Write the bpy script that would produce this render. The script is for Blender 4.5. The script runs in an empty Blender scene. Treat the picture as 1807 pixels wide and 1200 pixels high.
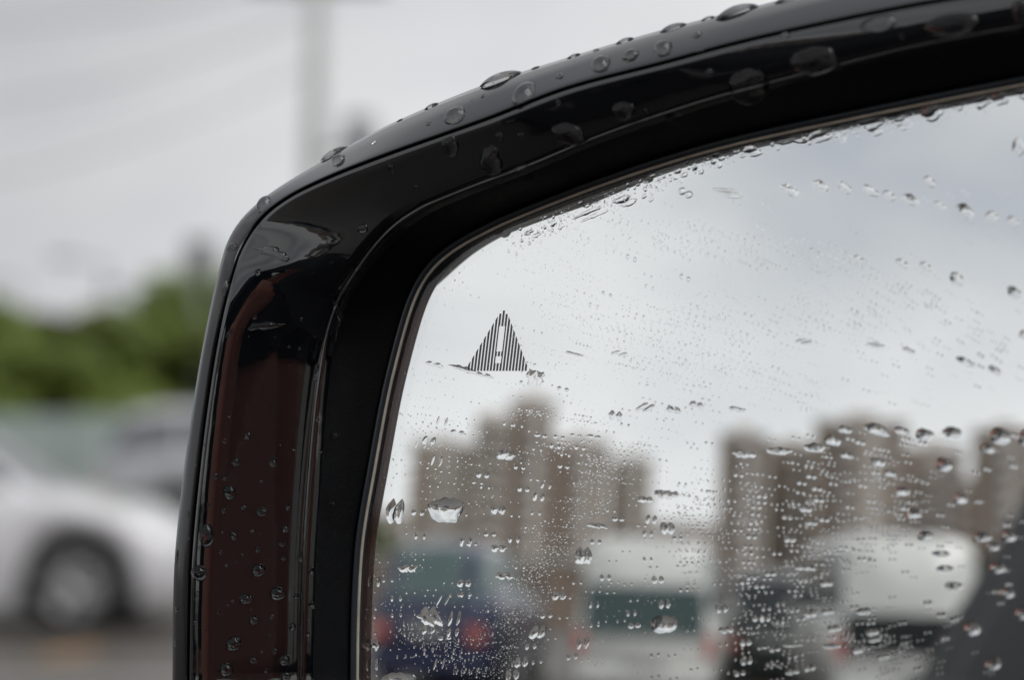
import bpy, bmesh, math, random
from mathutils import Vector, Matrix, noise
from mathutils.bvhtree import BVHTree

R_ = math.radians
sc = bpy.context.scene
COL = sc.collection
random.seed(7)

# ------------------------------------------------------------------ camera
CAM = Vector((0.0, 0.0, 1.2))
AZ, PITCH, DIST, FPX = R_(45), R_(2.7), 0.38, 3913.0
FW = Vector((-math.sin(AZ) * math.cos(PITCH), math.cos(AZ) * math.cos(PITCH), math.sin(PITCH)))
RT = FW.cross(Vector((0, 0, 1))).normalized()
UP = RT.cross(FW)
cam_data = bpy.data.cameras.new('camera')
cam = bpy.data.objects.new('camera', cam_data)
COL.objects.link(cam)
cam.matrix_world = Matrix(((RT.x, UP.x, -FW.x, CAM.x), (RT.y, UP.y, -FW.y, CAM.y), (RT.z, UP.z, -FW.z, CAM.z), (0, 0, 0, 1)))
cam_data.sensor_width = 23.09
cam_data.lens = 50.0
cam_data.clip_start = 0.01
cam_data.clip_end = 5000
cam_data.dof.use_dof = True
cam_data.dof.focus_distance = 0.381
cam_data.dof.aperture_fstop = 7.1
sc.camera = cam

# ------------------------------------------------------------------ render, exposure
sc.view_settings.view_transform = 'Standard'
sc.view_settings.look = 'None'
sc.view_settings.exposure = 0.0
sc.view_settings.gamma = 1.0
sc.view_settings.use_curve_mapping = False
sc.render.engine = 'CYCLES'
cy = sc.cycles
cy.max_bounces = 24
cy.transmission_bounces = 20
cy.glossy_bounces = 10
cy.diffuse_bounces = 3
cy.transparent_max_bounces = 12
cy.use_denoising = True
cy.caustics_reflective = False
cy.caustics_refractive = True
cy.blur_glossy = 0.0

# ------------------------------------------------------------------ world: overcast sky
SUN_EL, SUN_ROT = R_(50), R_(68)
world = bpy.data.worlds.new('World')
sc.world = world
world.use_nodes = True
wn, wl = world.node_tree.nodes, world.node_tree.links
wn.clear()
w_out = wn.new('ShaderNodeOutputWorld')
w_bg = wn.new('ShaderNodeBackground')
w_bg.inputs['Strength'].default_value = 0.1
sky = wn.new('ShaderNodeTexSky')
sky.sky_type = 'NISHITA'
sky.sun_disc = False
sky.sun_elevation = SUN_EL
sky.sun_rotation = SUN_ROT
tc = wn.new('ShaderNodeTexCoord')
mp = wn.new('ShaderNodeMapping')
mp.inputs['Scale'].default_value = (1.0, 1.0, 2.6)
mp.inputs['Location'].default_value = (0.35, 0.1, 0.25)
nz = wn.new('ShaderNodeTexNoise')
nz.inputs['Scale'].default_value = 1.7
nz.inputs['Detail'].default_value = 5
nz.inputs['Roughness'].default_value = 0.5
nz.inputs['Distortion'].default_value = 0.3
rp = wn.new('ShaderNodeValToRGB')
rp.color_ramp.elements[0].position = 0.34
rp.color_ramp.elements[0].color = (0.50, 0.525, 0.57, 1)
rp.color_ramp.elements[1].position = 0.62
rp.color_ramp.elements[1].color = (0.85, 0.85, 0.845, 1)
sep = wn.new('ShaderNodeSeparateXYZ')
hz = wn.new('ShaderNodeMapRange')           # air is paler low down, greyer high up
hz.inputs['From Min'].default_value = 0.0
hz.inputs['From Max'].default_value = 0.45
hz.inputs['To Min'].default_value = 1.10
hz.inputs['To Max'].default_value = 0.86
scl = wn.new('ShaderNodeVectorMath'); scl.operation = 'SCALE'
tenx = wn.new('ShaderNodeVectorMath'); tenx.operation = 'SCALE'; tenx.inputs['Scale'].default_value = 10.0
mix = wn.new('ShaderNodeMix'); mix.data_type = 'RGBA'; mix.inputs['Factor'].default_value = 0.95
wl.new(tc.outputs['Generated'], mp.inputs['Vector'])
wl.new(mp.outputs['Vector'], nz.inputs['Vector'])
wl.new(nz.outputs['Fac'], rp.inputs['Fac'])
wl.new(tc.outputs['Generated'], sep.inputs[0])
wl.new(sep.outputs['Z'], hz.inputs['Value'])
wl.new(rp.outputs['Color'], scl.inputs[0])
bank = wn.new('ShaderNodeVectorMath'); bank.operation = 'DOT_PRODUCT'      # a greyer bank of cloud up to the left of the mirror
_b = Vector((-math.sin(R_(66)) * math.cos(R_(13)), math.cos(R_(66)) * math.cos(R_(13)), math.sin(R_(13))))
bank.inputs[1].default_value = _b
nrm_ = wn.new('ShaderNodeVectorMath'); nrm_.operation = 'NORMALIZE'
wl.new(tc.outputs['Generated'], nrm_.inputs[0]); wl.new(nrm_.outputs[0], bank.inputs[0])
bm_ = wn.new('ShaderNodeMapRange'); bm_.interpolation_type = 'SMOOTHSTEP'
bm_.inputs['From Min'].default_value = math.cos(R_(20)); bm_.inputs['From Max'].default_value = math.cos(R_(4))
bm_.inputs['To Min'].default_value = 1.0; bm_.inputs['To Max'].default_value = 0.76
wl.new(bank.outputs['Value'], bm_.inputs['Value'])
mul_ = wn.new('ShaderNodeMath'); mul_.operation = 'MULTIPLY'
wl.new(hz.outputs['Result'], mul_.inputs[0]); wl.new(bm_.outputs['Result'], mul_.inputs[1])
wl.new(mul_.outputs[0], scl.inputs['Scale'])
wl.new(scl.outputs[0], tenx.inputs[0])
wl.new(sky.outputs['Color'], mix.inputs['A'])
wl.new(tenx.outputs[0], mix.inputs['B'])
wl.new(mix.outputs['Result'], w_bg.inputs['Color'])
wl.new(w_bg.outputs['Background'], w_out.inputs['Surface'])

sun_d = bpy.data.lights.new('sun', 'SUN')
sun_d.energy = 1.5
sun_d.angle = R_(40)
sun_d.color = (1.0, 0.97, 0.93)
sun = bpy.data.objects.new('sun', sun_d)
COL.objects.link(sun)
sun.location = (0, 0, 30)
_sd = Vector((math.sin(SUN_ROT) * math.cos(SUN_EL), math.cos(SUN_ROT) * math.cos(SUN_EL), math.sin(SUN_EL)))
sun.rotation_euler = _sd.to_track_quat('Z', 'Y').to_euler()

# ------------------------------------------------------------------ helpers
def tag(o, label=None, cat=None, group=None, kind=None):
    if label: o['label'] = label
    if cat: o['category'] = cat
    if group: o['group'] = group
    if kind: o['kind'] = kind
    return o

def empty(name, loc=(0, 0, 0), rz=0.0, label=None, cat=None, group=None):
    o = bpy.data.objects.new(name, None)
    o.empty_display_size = 0.1
    COL.objects.link(o)
    o.location = loc
    o.rotation_euler = (0, 0, rz)
    return tag(o, label, cat, group)

def link(name, me, m=None, parent=None):
    o = bpy.data.objects.new(name, me)
    COL.objects.link(o)
    if m is not None and not me.materials:
        me.materials.append(m)
    if parent is not None: o.parent = parent
    return o

def mesh(name, vs, fs, smooth=False):
    me = bpy.data.meshes.new(name)
    me.from_pydata([tuple(v) for v in vs], [], fs)
    if smooth: me.polygons.foreach_set('use_smooth', [True] * len(me.polygons))
    me.update()
    return me

class MB:
    def __init__(s): s.v, s.f = [], []
    def add(s, vs, fs):
        n = len(s.v); s.v += [Vector(v) for v in vs]; s.f += [tuple(i + n for i in f) for f in fs]
    def box(s, x0, x1, y0, y1, z0, z1):
        s.add([(x0, y0, z0), (x1, y0, z0), (x1, y1, z0), (x0, y1, z0), (x0, y0, z1), (x1, y0, z1), (x1, y1, z1), (x0, y1, z1)],
              [(0, 3, 2, 1), (4, 5, 6, 7), (0, 1, 5, 4), (1, 2, 6, 5), (2, 3, 7, 6), (3, 0, 4, 7)])
    def tube(s, p, q, r0, r1=None, n=10, cap=True):
        p, q = Vector(p), Vector(q); r1 = r0 if r1 is None else r1
        d = (q - p).normalized(); a = d.orthogonal().normalized(); b = d.cross(a)
        vs = []
        for c, r in ((p, r0), (q, r1)):
            for k in range(n):
                t = 2 * math.pi * k / n
                vs.append(c + a * math.cos(t) * r + b * math.sin(t) * r)
        fs = [(k, (k + 1) % n, n + (k + 1) % n, n + k) for k in range(n)]
        if cap: fs += [tuple(range(n))[::-1], tuple(range(n, 2 * n))]
        s.add(vs, fs)
    def lathe_y(s, c, prof, n=28):      # prof: (offset along y, radius)
        vs, fs = [], []
        for (y, r) in prof:
            for k in range(n):
                t = 2 * math.pi * k / n
                vs.append((c[0] + r * math.cos(t), c[1] + y, c[2] + r * math.sin(t)))
        for i in range(len(prof) - 1):
            for k in range(n):
                fs.append((i * n + k, i * n + (k + 1) % n, (i + 1) * n + (k + 1) % n, (i + 1) * n + k))
        s.add(vs, fs)
    def build(s, name, m, parent=None, smooth=False, bevel=0.0):
        me = mesh(name, s.v, s.f, smooth)
        if bevel:
            bm = bmesh.new(); bm.from_mesh(me)
            bmesh.ops.bevel(bm, geom=bm.edges[:], offset=bevel, segments=2, affect='EDGES', profile=0.6)
            bm.to_mesh(me); bm.free()
        return link(name, me, m, parent)

def copy_tree(o, parent=None):
    c = o.copy(); COL.objects.link(c); c.parent = parent
    for ch in list(o.children): copy_tree(ch, c)
    return c

# ------------------------------------------------------------------ materials
def mat(name, col, rough=0.5, metal=0.0, coat=0.0, var=0.0, vscale=8.0, bump=0.0, bscale=60.0, spec=0.5, ior=1.5, col2=None, coords='Object'):
    m = bpy.data.materials.new(name); m.use_nodes = True
    n, l = m.node_tree.nodes, m.node_tree.links
    b = n['Principled BSDF']
    b.inputs['Base Color'].default_value = (*col, 1)
    b.inputs['Roughness'].default_value = rough
    b.inputs['Metallic'].default_value = metal
    b.inputs['Coat Weight'].default_value = coat
    b.inputs['Coat Roughness'].default_value = 0.03
    b.inputs['Specular IOR Level'].default_value = spec
    b.inputs['IOR'].default_value = ior
    t = n.new('ShaderNodeTexCoord')
    if var or col2:
        z = n.new('ShaderNodeTexNoise'); z.inputs['Scale'].default_value = vscale; z.inputs['Detail'].default_value = 6
        r = n.new('ShaderNodeValToRGB')
        c2 = col2 or tuple(min(1, c * (1 + var)) for c in col)
        c1 = col if col2 else tuple(c * (1 - var) for c in col)
        r.color_ramp.elements[0].position = 0.35; r.color_ramp.elements[0].color = (*c1, 1)
        r.color_ramp.elements[1].position = 0.65; r.color_ramp.elements[1].color = (*c2, 1)
        l.new(t.outputs[coords], z.inputs['Vector']); l.new(z.outputs['Fac'], r.inputs['Fac'])
        l.new(r.outputs['Color'], b.inputs['Base Color'])
    if bump:
        z = n.new('ShaderNodeTexNoise'); z.inputs['Scale'].default_value = bscale; z.inputs['Detail'].default_value = 3
        bp = n.new('ShaderNodeBump'); bp.inputs['Strength'].default_value = bump; bp.inputs['Distance'].default_value = 0.001
        l.new(t.outputs[coords], z.inputs['Vector']); l.new(z.outputs['Fac'], bp.inputs['Height'])
        l.new(bp.outputs['Normal'], b.inputs['Normal'])
    return m

def glass_mat(name, ior, col=(1, 1, 1), rough=0.0):
    m = bpy.data.materials.new(name); m.use_nodes = True
    n, l = m.node_tree.nodes, m.node_tree.links
    n.clear()
    g = n.new('ShaderNodeBsdfGlass'); g.inputs['IOR'].default_value = ior
    g.inputs['Color'].default_value = (*col, 1); g.inputs['Roughness'].default_value = rough
    o = n.new('ShaderNodeOutputMaterial'); l.new(g.outputs[0], o.inputs['Surface'])
    return m

def tint_mat():
    m = bpy.data.materials.new('clear_car_glass'); m.use_nodes = True
    n, l = m.node_tree.nodes, m.node_tree.links
    n.clear()
    t = n.new('ShaderNodeBsdfTransparent'); t.inputs['Color'].default_value = (0.90, 0.94, 0.92, 1)
    g = n.new('ShaderNodeBsdfGlossy'); g.inputs['Roughness'].default_value = 0.0
    f = n.new('ShaderNodeFresnel'); f.inputs['IOR'].default_value = 1.45
    x = n.new('ShaderNodeMixShader'); o = n.new('ShaderNodeOutputMaterial')
    l.new(f.outputs[0], x.inputs[0]); l.new(t.outputs[0], x.inputs[1]); l.new(g.outputs[0], x.inputs[2]); l.new(x.outputs[0], o.inputs['Surface'])
    return m

def mirror_mat():
    m = bpy.data.materials.new('mirror_silvering'); m.use_nodes = True
    n, l = m.node_tree.nodes, m.node_tree.links
    n.clear()
    g = n.new('ShaderNodeBsdfGlossy'); g.inputs['Color'].default_value = (0.93, 0.95, 0.95, 1)
    g.inputs['Roughness'].default_value = 0.0
    o = n.new('ShaderNodeOutputMaterial'); l.new(g.outputs[0], o.inputs['Surface'])
    return m

M = dict(
    gloss_black=mat('gloss_black_plastic', (0.006, 0.007, 0.009), 0.035, ior=1.92, bump=0.07, bscale=85),
    shell_black=mat('black_shell_paint', (0.010, 0.010, 0.013), 0.16, coat=0.5),
    matt_black=mat('matt_black_plastic', (0.006, 0.0065, 0.008), 0.42, spec=0.25, bump=0.08, bscale=1500),
    trim_dark=mat('grey_rubber_rim', (0.045, 0.055, 0.065), 0.22),
    seal_grey=mat('grey_glass_seal', (0.10, 0.105, 0.115), 0.4, var=0.5, vscale=160),
    edge_glint=mat('glass_edge_glint', (0.80, 0.72, 0.60), 0.35, var=0.12, vscale=300),  # sky glint on the glass bevel, put into a pale colour
    silver=mirror_mat(),
    car_glass=tint_mat(),
    pane=glass_mat('mirror_pane_glass', 1.5),
    water=glass_mat('rain_water', 1.333),
    symbol=mat('warning_print', (0.17, 0.18, 0.185), 0.5),
    asphalt=mat('wet_asphalt', (0.105, 0.092, 0.080), 0.55, var=0.35, vscale=0.35, bump=0.5, bscale=90),
    white_paint=mat('white_car_paint', (0.84, 0.83, 0.86), 0.25, coat=0.8),
    cream_paint=mat('cream_van_paint', (0.80, 0.80, 0.765), 0.3, coat=0.5),
    silver_paint=mat('silver_van_paint', (0.50, 0.51, 0.53), 0.35, metal=0.1, coat=0.5),
    blue_paint=mat('dark_blue_car_paint', (0.012, 0.02, 0.07), 0.25, coat=0.8),
    grey_paint=mat('graphite_car_paint', (0.022, 0.022, 0.025), 0.55, spec=.08),
    dark_glass=mat('tinted_car_glass', (0.015, 0.02, 0.022), 0.05, spec=0.6),
    teal_glass=mat('green_tinted_glass', (0.10, 0.145, 0.145), 0.1, spec=0.6),
    privacy=mat('privacy_glass', (0.02, 0.02, 0.022), 0.5, spec=.03),
    plate=mat('number_plate_white', (0.38, 0.38, 0.37), 0.5),
    pale_glass=mat('pale_grey_car_glass', (0.16, 0.17, 0.18), 0.12, spec=.7),  # even light grey for the silver van's windows
    tower_dark=mat('dark_recess_strip', (0.24, 0.19, 0.155), 0.8),  # shade of a recess put into the colour of a raised strip
    rubber=mat('tyre_rubber', (0.025, 0.025, 0.026), 0.75),
    rim=mat('alloy_rim', (0.35, 0.35, 0.36), 0.35, metal=0.6),
    chrome=mat('chrome_trim', (0.6, 0.6, 0.6), 0.15, metal=1.0),
    plastic=mat('dark_plastic', (0.03, 0.03, 0.032), 0.5),
    red_lens=mat('red_lamp_lens', (0.60, 0.16, 0.13), 0.25),
    clear_lens=mat('clear_lamp_lens', (0.6, 0.62, 0.63), 0.1),
    orange_lens=mat('orange_paint_mark', (0.40, 0.22, 0.08), 0.6, var=0.2, vscale=6),
    white_line=mat('white_road_paint', (0.5, 0.5, 0.47), 0.6, var=0.2, vscale=4),
    concrete=mat('pale_concrete', (0.62, 0.62, 0.60), 0.8, var=0.06, vscale=3),
    kerb=mat('kerb_concrete', (0.30, 0.29, 0.28), 0.85, var=0.15, vscale=2),
    steel=mat('grey_steel', (0.22, 0.23, 0.24), 0.45, metal=0.5),
    wire=mat('black_cable', (0.05, 0.05, 0.055), 0.6),
    leaf=mat('leaf_green', (0.13, 0.18, 0.02), 0.6, col2=(0.19, 0.26, 0.045), vscale=0.9),
    leaf_dark=mat('leaf_dark_green', (0.07, 0.09, 0.03), 0.6, col2=(0.12, 0.15, 0.05), vscale=0.9),
    bark=mat('tree_bark', (0.09, 0.065, 0.045), 0.9, var=0.3, vscale=5),
    teal_sheet=mat('teal_fence_sheet', (0.46, 0.52, 0.51), 0.5, var=0.08, vscale=2),
    tower_tan=mat('hazed_tan_render', (0.60, 0.53, 0.45), 0.8, var=0.08, vscale=0.05),  # lightened so that the colour holds the rain haze
    tower_brown=mat('hazed_brown_render', (0.50, 0.42, 0.355), 0.8, var=0.08, vscale=0.05),  # haze over the far towers is put into this brown
    tower_pale=mat('hazed_pale_render', (0.70, 0.64, 0.59), 0.8, var=0.08, vscale=0.05),  # paler for haze, which is part of the colour here
    tower_glass=mat('hazed_window_glass', (0.16, 0.16, 0.165), 0.12),  # panes lightened too, haze put into their colour
    brick=mat('low_brick_wall', (0.26, 0.20, 0.16), 0.85, var=0.15, vscale=0.5),
    leather=mat('red_brown_leather', (0.66, 0.24, 0.17), 0.45, bump=0.3, bscale=400, col2=(0.80, 0.38, 0.28), vscale=5),  # bright seat colour invented for the brown reflection on the housing
    headliner=mat('black_headliner', (0.012, 0.012, 0.013), 0.9),
    grass=mat('verge_green', (0.06, 0.10, 0.03), 0.9, var=0.3, vscale=1.5),
)

# ------------------------------------------------------------------ THE SETTING
def sheet(name, pts, z, m, kind='structure'):
    me = mesh(name, [(x, y, z) for x, y in pts], [tuple(range(len(pts)))])
    return tag(link(name, me, m), kind=kind)
sheet('ground', [(-2500, -2500), (2500, -2500), (2500, 2500), (-2500, 2500)], 0.0, M['asphalt'])

def at(px, dist, z=None):
    """Point on the ground `dist` metres away in the direction of column px (800 = straight over the mirror)."""
    d = FW + RT * ((px - 903.5) / FPX)
    d.z = 0; d.normalize()
    return Vector((CAM.x + d.x * dist, CAM.y + d.y * dist, z or 0.0))
AX, AY = RT.copy(), Vector((-math.sin(AZ), math.cos(AZ), 0))      # across / away

def quad_strip(name, p, q, w, h0, h1, m, kind='structure'):
    d = (q - p).normalized(); s = Vector((-d.y, d.x, 0)) * w / 2
    mb = MB()
    vs = [p - s, q - s, q + s, p + s]
    mb.add([v + Vector((0, 0, h0)) for v in vs] + [v + Vector((0, 0, h1)) for v in vs],
           [(0, 1, 2, 3)[::-1], (4, 5, 6, 7), (0, 1, 5, 4), (1, 2, 6, 5), (2, 3, 7, 6), (3, 0, 4, 7)])
    return tag(mb.build(name, m), kind=kind)
far_c = at(300, 34)
quad_strip('kerb', far_c - AX * 60, far_c + AX * 60, 0.3, -0.05, 0.13, M['kerb'])
quad_strip('verge', far_c + AY * 3.2 - AX * 60, far_c + AY * 3.2 + AX * 60, 6.0, -0.05, 0.11, M['grass'])
c0 = at(130, 13.0)
quad_strip('road_marking', c0 - AX * 0.10 + AY * -.35, c0 + AX * 0.10 + AY * 0.30, 0.16, 0.002, 0.006, M['orange_lens'])
c1 = at(100, 11.6)
quad_strip('road_marking', c1 - AX * 8, c1 + AX * 30, 0.15, 0.002, 0.006, M['white_line'])

# ------------------------------------------------------------------ THE MIRROR
NAZ, NEL, RAD = R_(18), R_(4.2), 1.30
N0 = Vector((math.sin(NAZ) * math.cos(NEL), -math.cos(NAZ) * math.cos(NEL), math.sin(NEL)))
P0 = CAM + FW * DIST
S0 = P0 - N0 * RAD                                # centre of the silvering's curvature
TU = Vector((0, 0, 1)).cross(N0).normalized()     # to the picture's right
TV = N0.cross(TU)
GT = 0.0023                                       # thickness of the pane

def loc(u, v, h):
    """Millimetres along the mirror's face (right, up, out of the glass) -> world."""
    su, sv = math.sin(u / 1000 / RAD), math.sin(v / 1000 / RAD)
    m = TU * su + TV * sv + N0 * math.sqrt(max(0, 1 - su * su - sv * sv))
    return S0 + m * (RAD + h / 1000)
def unloc(p):
    q = p - S0; r = q.length; m = q / r
    return (math.asin(m.dot(TU)) * RAD * 1000, math.asin(m.dot(TV)) * RAD * 1000, (r - RAD) * 1000)
def ray(x, y):
    return (FW + RT * ((x - 903.5) / FPX) - UP * ((y - 600) / FPX)).normalized()
def face(x, y, h):
    """Traced outline -> millimetres on the face at height h."""
    d = ray(x, y); oc = CAM - S0; b = d.dot(oc); c = oc.dot(oc) - (RAD + h / 1000) ** 2
    return unloc(CAM + d * (-b - math.sqrt(b * b - c)))

def catmull(pts, n=12):
    out = []
    for i in range(len(pts) - 1):
        p0 = pts[max(i - 1, 0)]; p1 = pts[i]; p2 = pts[i + 1]; p3 = pts[min(i + 2, len(pts) - 1)]
        for k in range(n):
            t = k / n
            out.append(tuple(0.5 * ((2 * b) + (-a + c) * t + (2 * a - 5 * b + 4 * c - d) * t * t + (-a + 3 * b - 3 * c + d) * t ** 3)
                             for a, b, c, d in zip(p0, p1, p2, p3)))
    out.append(tuple(pts[-1]))
    return out
def resample(pts, n):
    L = [0.0]
    for a, b in zip(pts, pts[1:]): L.append(L[-1] + math.dist(a, b))
    out, j = [], 0
    for k in range(n):
        s = L[-1] * k / n
        while j < len(L) - 2 and L[j + 1] < s: j += 1
        t = (s - L[j]) / max(L[j + 1] - L[j], 1e-9)
        out.append(tuple(a + (b - a) * t for a, b in zip(pts[j], pts[j + 1])))
    return out

CURVES = dict(   # (before the corner, after the corner), the corner point is last of the first list
    A=([(305, 1200), (308, 1000), (325, 830), (347, 680), (369, 560), (390, 467), (407, 413), (433, 377)],
       [(467, 347), (500, 325), (540, 300), (600, 265), (700, 213), (843, 153), (1000, 101), (1150, 57), (1300, 18), (1450, -18), (1620, -52), (1807, -82)]),
    B=([(330, 1200), (334, 1000), (349, 830), (368, 680), (389, 560), (411, 475), (427, 432), (450, 394)],
       [(474, 369), (500, 351), (533, 332), (600, 302), (700, 264), (860, 207), (1000, 153), (1167, 109), (1300, 73), (1450, 39), (1620, 5), (1807, -25)]),
    C1=([(517, 1200), (521, 1000), (530, 850), (545, 700), (562, 600), (590, 520), (616, 478), (652, 425)],
        [(684, 386), (720, 366), (770, 345), (833, 320), (933, 283), (1067, 228), (1233, 172), (1370, 135), (1487, 105), (1633, 70), (1807, 38)]),
    C=([(552, 1200), (557, 1000), (566, 850), (578, 700), (593, 600), (615, 530), (640, 490), (680, 438)],
       [(712, 404), (760, 375), (833, 343), (933, 305), (1067, 249), (1233, 193), (1370, 154), (1487, 123), (1633, 87), (1807, 55)]),
    D=([(618, 1200), (620, 1075), (628, 950), (649, 825), (673, 695), (696, 600), (714, 530), (727, 492), (752, 452)],
       [(792, 428), (862, 391), (1000, 334), (1150, 281), (1300, 238), (1500, 194), (1650, 163), (1807, 132)]),
)
HGT = dict(A=(21.5, 14.0, 11.0, 9.0), B=(23.0, 17.0, 20.0, 16.9), C1=(11.5, 16.0, 16.0, 16.0), C=(9.5, 13.0, 14.0, 14.0), D=(3.0, 3.0, 3.0, 3.0))   # start, corner, middle, end
N1, N2, N3 = 64, 90, 110
BULGE = 0.6
TAIL = [(103, 40.5), (119, 38), (132, 31), (140, 17), (141, 0), (137, -22), (128, -42), (112, -58), (88, -70), (56, -79), (22, -84), (-4, -84), (-19, -78), (-26, -69)]
def loop(key):
    h = HGT[key]; a, b = CURVES[key]
    ha = lambda i: h[0] + (h[1] - h[0]) * max(0.0, (i - len(a) * .55) / (len(a) - 1 - len(a) * .55))
    hb = lambda i: h[1] + (h[2] - h[1]) * min(1.0, i / 4) + (h[3] - h[2]) * max(0.0, min(1.0, (i - len(b) * .5) / (len(b) * .4)))
    A = catmull([face(x, y, ha(i)) for i, (x, y) in enumerate(a)]); B = catmull([face(x, y, hb(i)) for i, (x, y) in enumerate([a[-1]] + b)])
    o0, o1 = B[-1], A[0]
    return A, B, o0, o1
raw = {k: loop(k) for k in CURVES}
dend, dsta = raw['D'][2], raw['D'][3]
def closed(key):
    A, B, e, s = raw[key]
    # the part outside the picture: the glass outline offset by the widths measured at both ends
    base = [dend] + TAIL + [dsta]
    c = Vector((55, -15))
    d0, d1 = math.dist(e[:2], dend[:2]), math.dist(s[:2], dsta[:2])
    pts = [e]
    for i, p in enumerate(TAIL):
        q = base[i + 2]; o = base[i]
        t = Vector((q[0] - o[0], q[1] - o[1])).normalized(); nrm = Vector((-t.y, t.x))
        if nrm.dot(Vector(p) - c) < 0: nrm = -nrm
        w = (i + 1) / (len(TAIL) + 1)
        d = d0 * (1 - w) + d1 * w
        pts.append((p[0] + nrm.x * d, p[1] + nrm.y * d, e[2] + (s[2] - e[2]) * w))
    pts.append(s)
    T = catmull(pts)
    L = resample(A, N1) + resample(B, N2) + resample(T, N3)
    span = dict(A=5, B=5, C1=9, C=9, D=13)[key]
    for _ in range(dict(A=4, B=4, C1=20, C=20, D=40)[key]):      # the corner is one round bend
        for c_ in (N1,):
            M_ = list(L)
            for i in range(c_ - span, c_ + span): M_[i] = tuple((a + 2 * b + c) / 4 for a, b, c in zip(L[i - 1], L[i], L[i + 1]))
            L = M_
    return L
LP = {k: closed(k) for k in CURVES}
NL = N1 + N2 + N3
def outward(lp):
    out = []
    for i in range(NL):
        a, b = lp[(i - 3) % NL], lp[(i + 3) % NL]
        t = Vector((b[0] - a[0], b[1] - a[1])).normalized()
        n = Vector((-t.y, t.x))
        if n.dot(Vector(lp[i][:2]) - Vector((55, -15))) < 0: n = -n
        out.append(n)
    for _ in range(4): out = [(out[i - 1] + out[i] * 2 + out[(i + 1) % NL]).normalized() for i in range(NL)]
    return out
def off(lp, d):
    o = outward(lp)
    return [(p[0] + n.x * d, p[1] + n.y * d, p[2]) for p, n in zip(lp, o)]
def lerp(a, b, t): return [tuple(x + (y - x) * t for x, y in zip(p, q)) for p, q in zip(a, b)]
def ring_mesh(name, rings, cap=False, smooth=True, fixed=False):   # heights are above the outline, or above the silvering if fixed
    vs, fs = [], []
    for lp, h in rings:
        for p in lp: vs.append(loc(p[0], p[1], h if fixed else p[2] + h))
    for r in range(len(rings) - 1):
        for i in range(NL):
            j = (i + 1) % NL
            fs.append((r * NL + i, (r + 1) * NL + i, (r + 1) * NL + j, r * NL + j))
    if cap: fs.append(tuple(range((len(rings) - 1) * NL, len(rings) * NL)))
    return mesh(name, vs, fs, smooth)

car_mirror = empty('side_mirror', P0, 0, 'wet glossy black wing mirror of a car with rain on its glass', 'wing mirror')
def keep(o, parent=car_mirror):          # built in world coordinates, parented to the thing
    o.parent = parent
    o.matrix_parent_inverse = Matrix.Translation(-P0)
    return o
A, B, C1, C, D = (LP[k] for k in ('A', 'B', 'C1', 'C', 'D'))
AB1, AB2, AB3 = lerp(A, B, 0.18), lerp(A, B, 0.5), lerp(A, B, 0.85)
keep(link('housing_shell', ring_mesh('housing_shell', [
    (off(A, -48), -72), (off(A, -40), -68), (off(A, -26), -56), (off(A, -14), -42), (off(A, -6), -28), (off(A, -1.6), -16), (off(A, -0.2), -7), (off(A, 0.05), -3),
    (A, 0), (lerp(A, B, .18), .8), (lerp(A, B, .5), .9), (lerp(A, B, .85), .45), (lerp(A, B, .95), .3), (off(B, 0.05), 0.1), (off(B, 0.02), -.4), (off(B, 0.0), -1.8)]), M['shell_black']))
keep(link('shell_back', ring_mesh('shell_back', [(off(A, -48), -72)], cap=True), M['shell_black']))
g1 = off(B, -0.25)
keep(link('bezel', ring_mesh('bezel', [
    (off(B, 0.0), -1.8), (g1, -.7), (off(B, -0.35), -.1), (off(B, -0.7), .15), (off(B, -1.4), .1), (lerp(B, C1, 0.3), BULGE * .8), (lerp(B, C1, 0.62), BULGE), (lerp(B, C1, 0.93), .2), (C1, 0.0),
    (lerp(C1, C, 0.12), -.5), (lerp(C1, C, 0.25), -.4), (lerp(C1, C, 0.4), .4), (lerp(C1, C, 0.62), .6), (lerp(C1, C, 0.8), .5), (C, 0.0)]), M['gloss_black']))
keep(link('inner_wall', ring_mesh('inner_wall', [(C, 0.0), (off(C, -0.5), -1.5), (lerp(C, D, 0.6), 0.0), (lerp(C, D, .93), .1), (D, 0), (off(D, -0.1), -1.0), (off(D, 0), -4.0), (off(D, -3), -8)]), M['matt_black']))
keep(link('rubber_rim', ring_mesh('rubber_rim', [(off(D, -0.1), -3.0), (off(D, -0.15), .3), (off(D, -0.4), .6), (off(D, -0.9), .45), (off(D, -1.25), .1), (off(D, -1.3), -2.5)]), M['trim_dark']))
keep(link('glass_edge', ring_mesh('glass_edge', [(off(D, -1.22), -3.0), (off(D, -1.26), .0), (off(D, -1.28), .14), (off(D, -1.70), .02), (off(D, -1.72), -.6)]), M['edge_glint']))  # bevelled glass edge, its sky highlight painted in
keep(link('dark_edge_slope', ring_mesh('dark_edge_slope', [(off(D, -1.69), -.8), (off(D, -1.725), -.08), (off(D, -1.78), -.25), (off(D, -1.80), -.62), (off(D, -1.9), -3.0)]), M['trim_dark']))  # inner slope of the glass edge, coloured dark to darken its reflection
def face_grid(name, inset, h):           # the curved pane, filled from its outline inwards
    o = off(D, -inset); c = (50, -15)
    rings = [o]
    for t in (0.06, 0.14, 0.25, 0.4, 0.55, 0.7, 0.85, 0.97): rings.append([(p[0] + (c[0] - p[0]) * t, p[1] + (c[1] - p[1]) * t) for p in o])
    me = ring_mesh(name, [(r, h) for r in rings], cap=True, fixed=True)
    m = S0
    me.normals_split_custom_set_from_vertices([(v.co - m).normalized() for v in me.vertices])
    return me
gm = face_grid('pane', 1.82, GT * 1000); gm.flip_normals()
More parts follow.
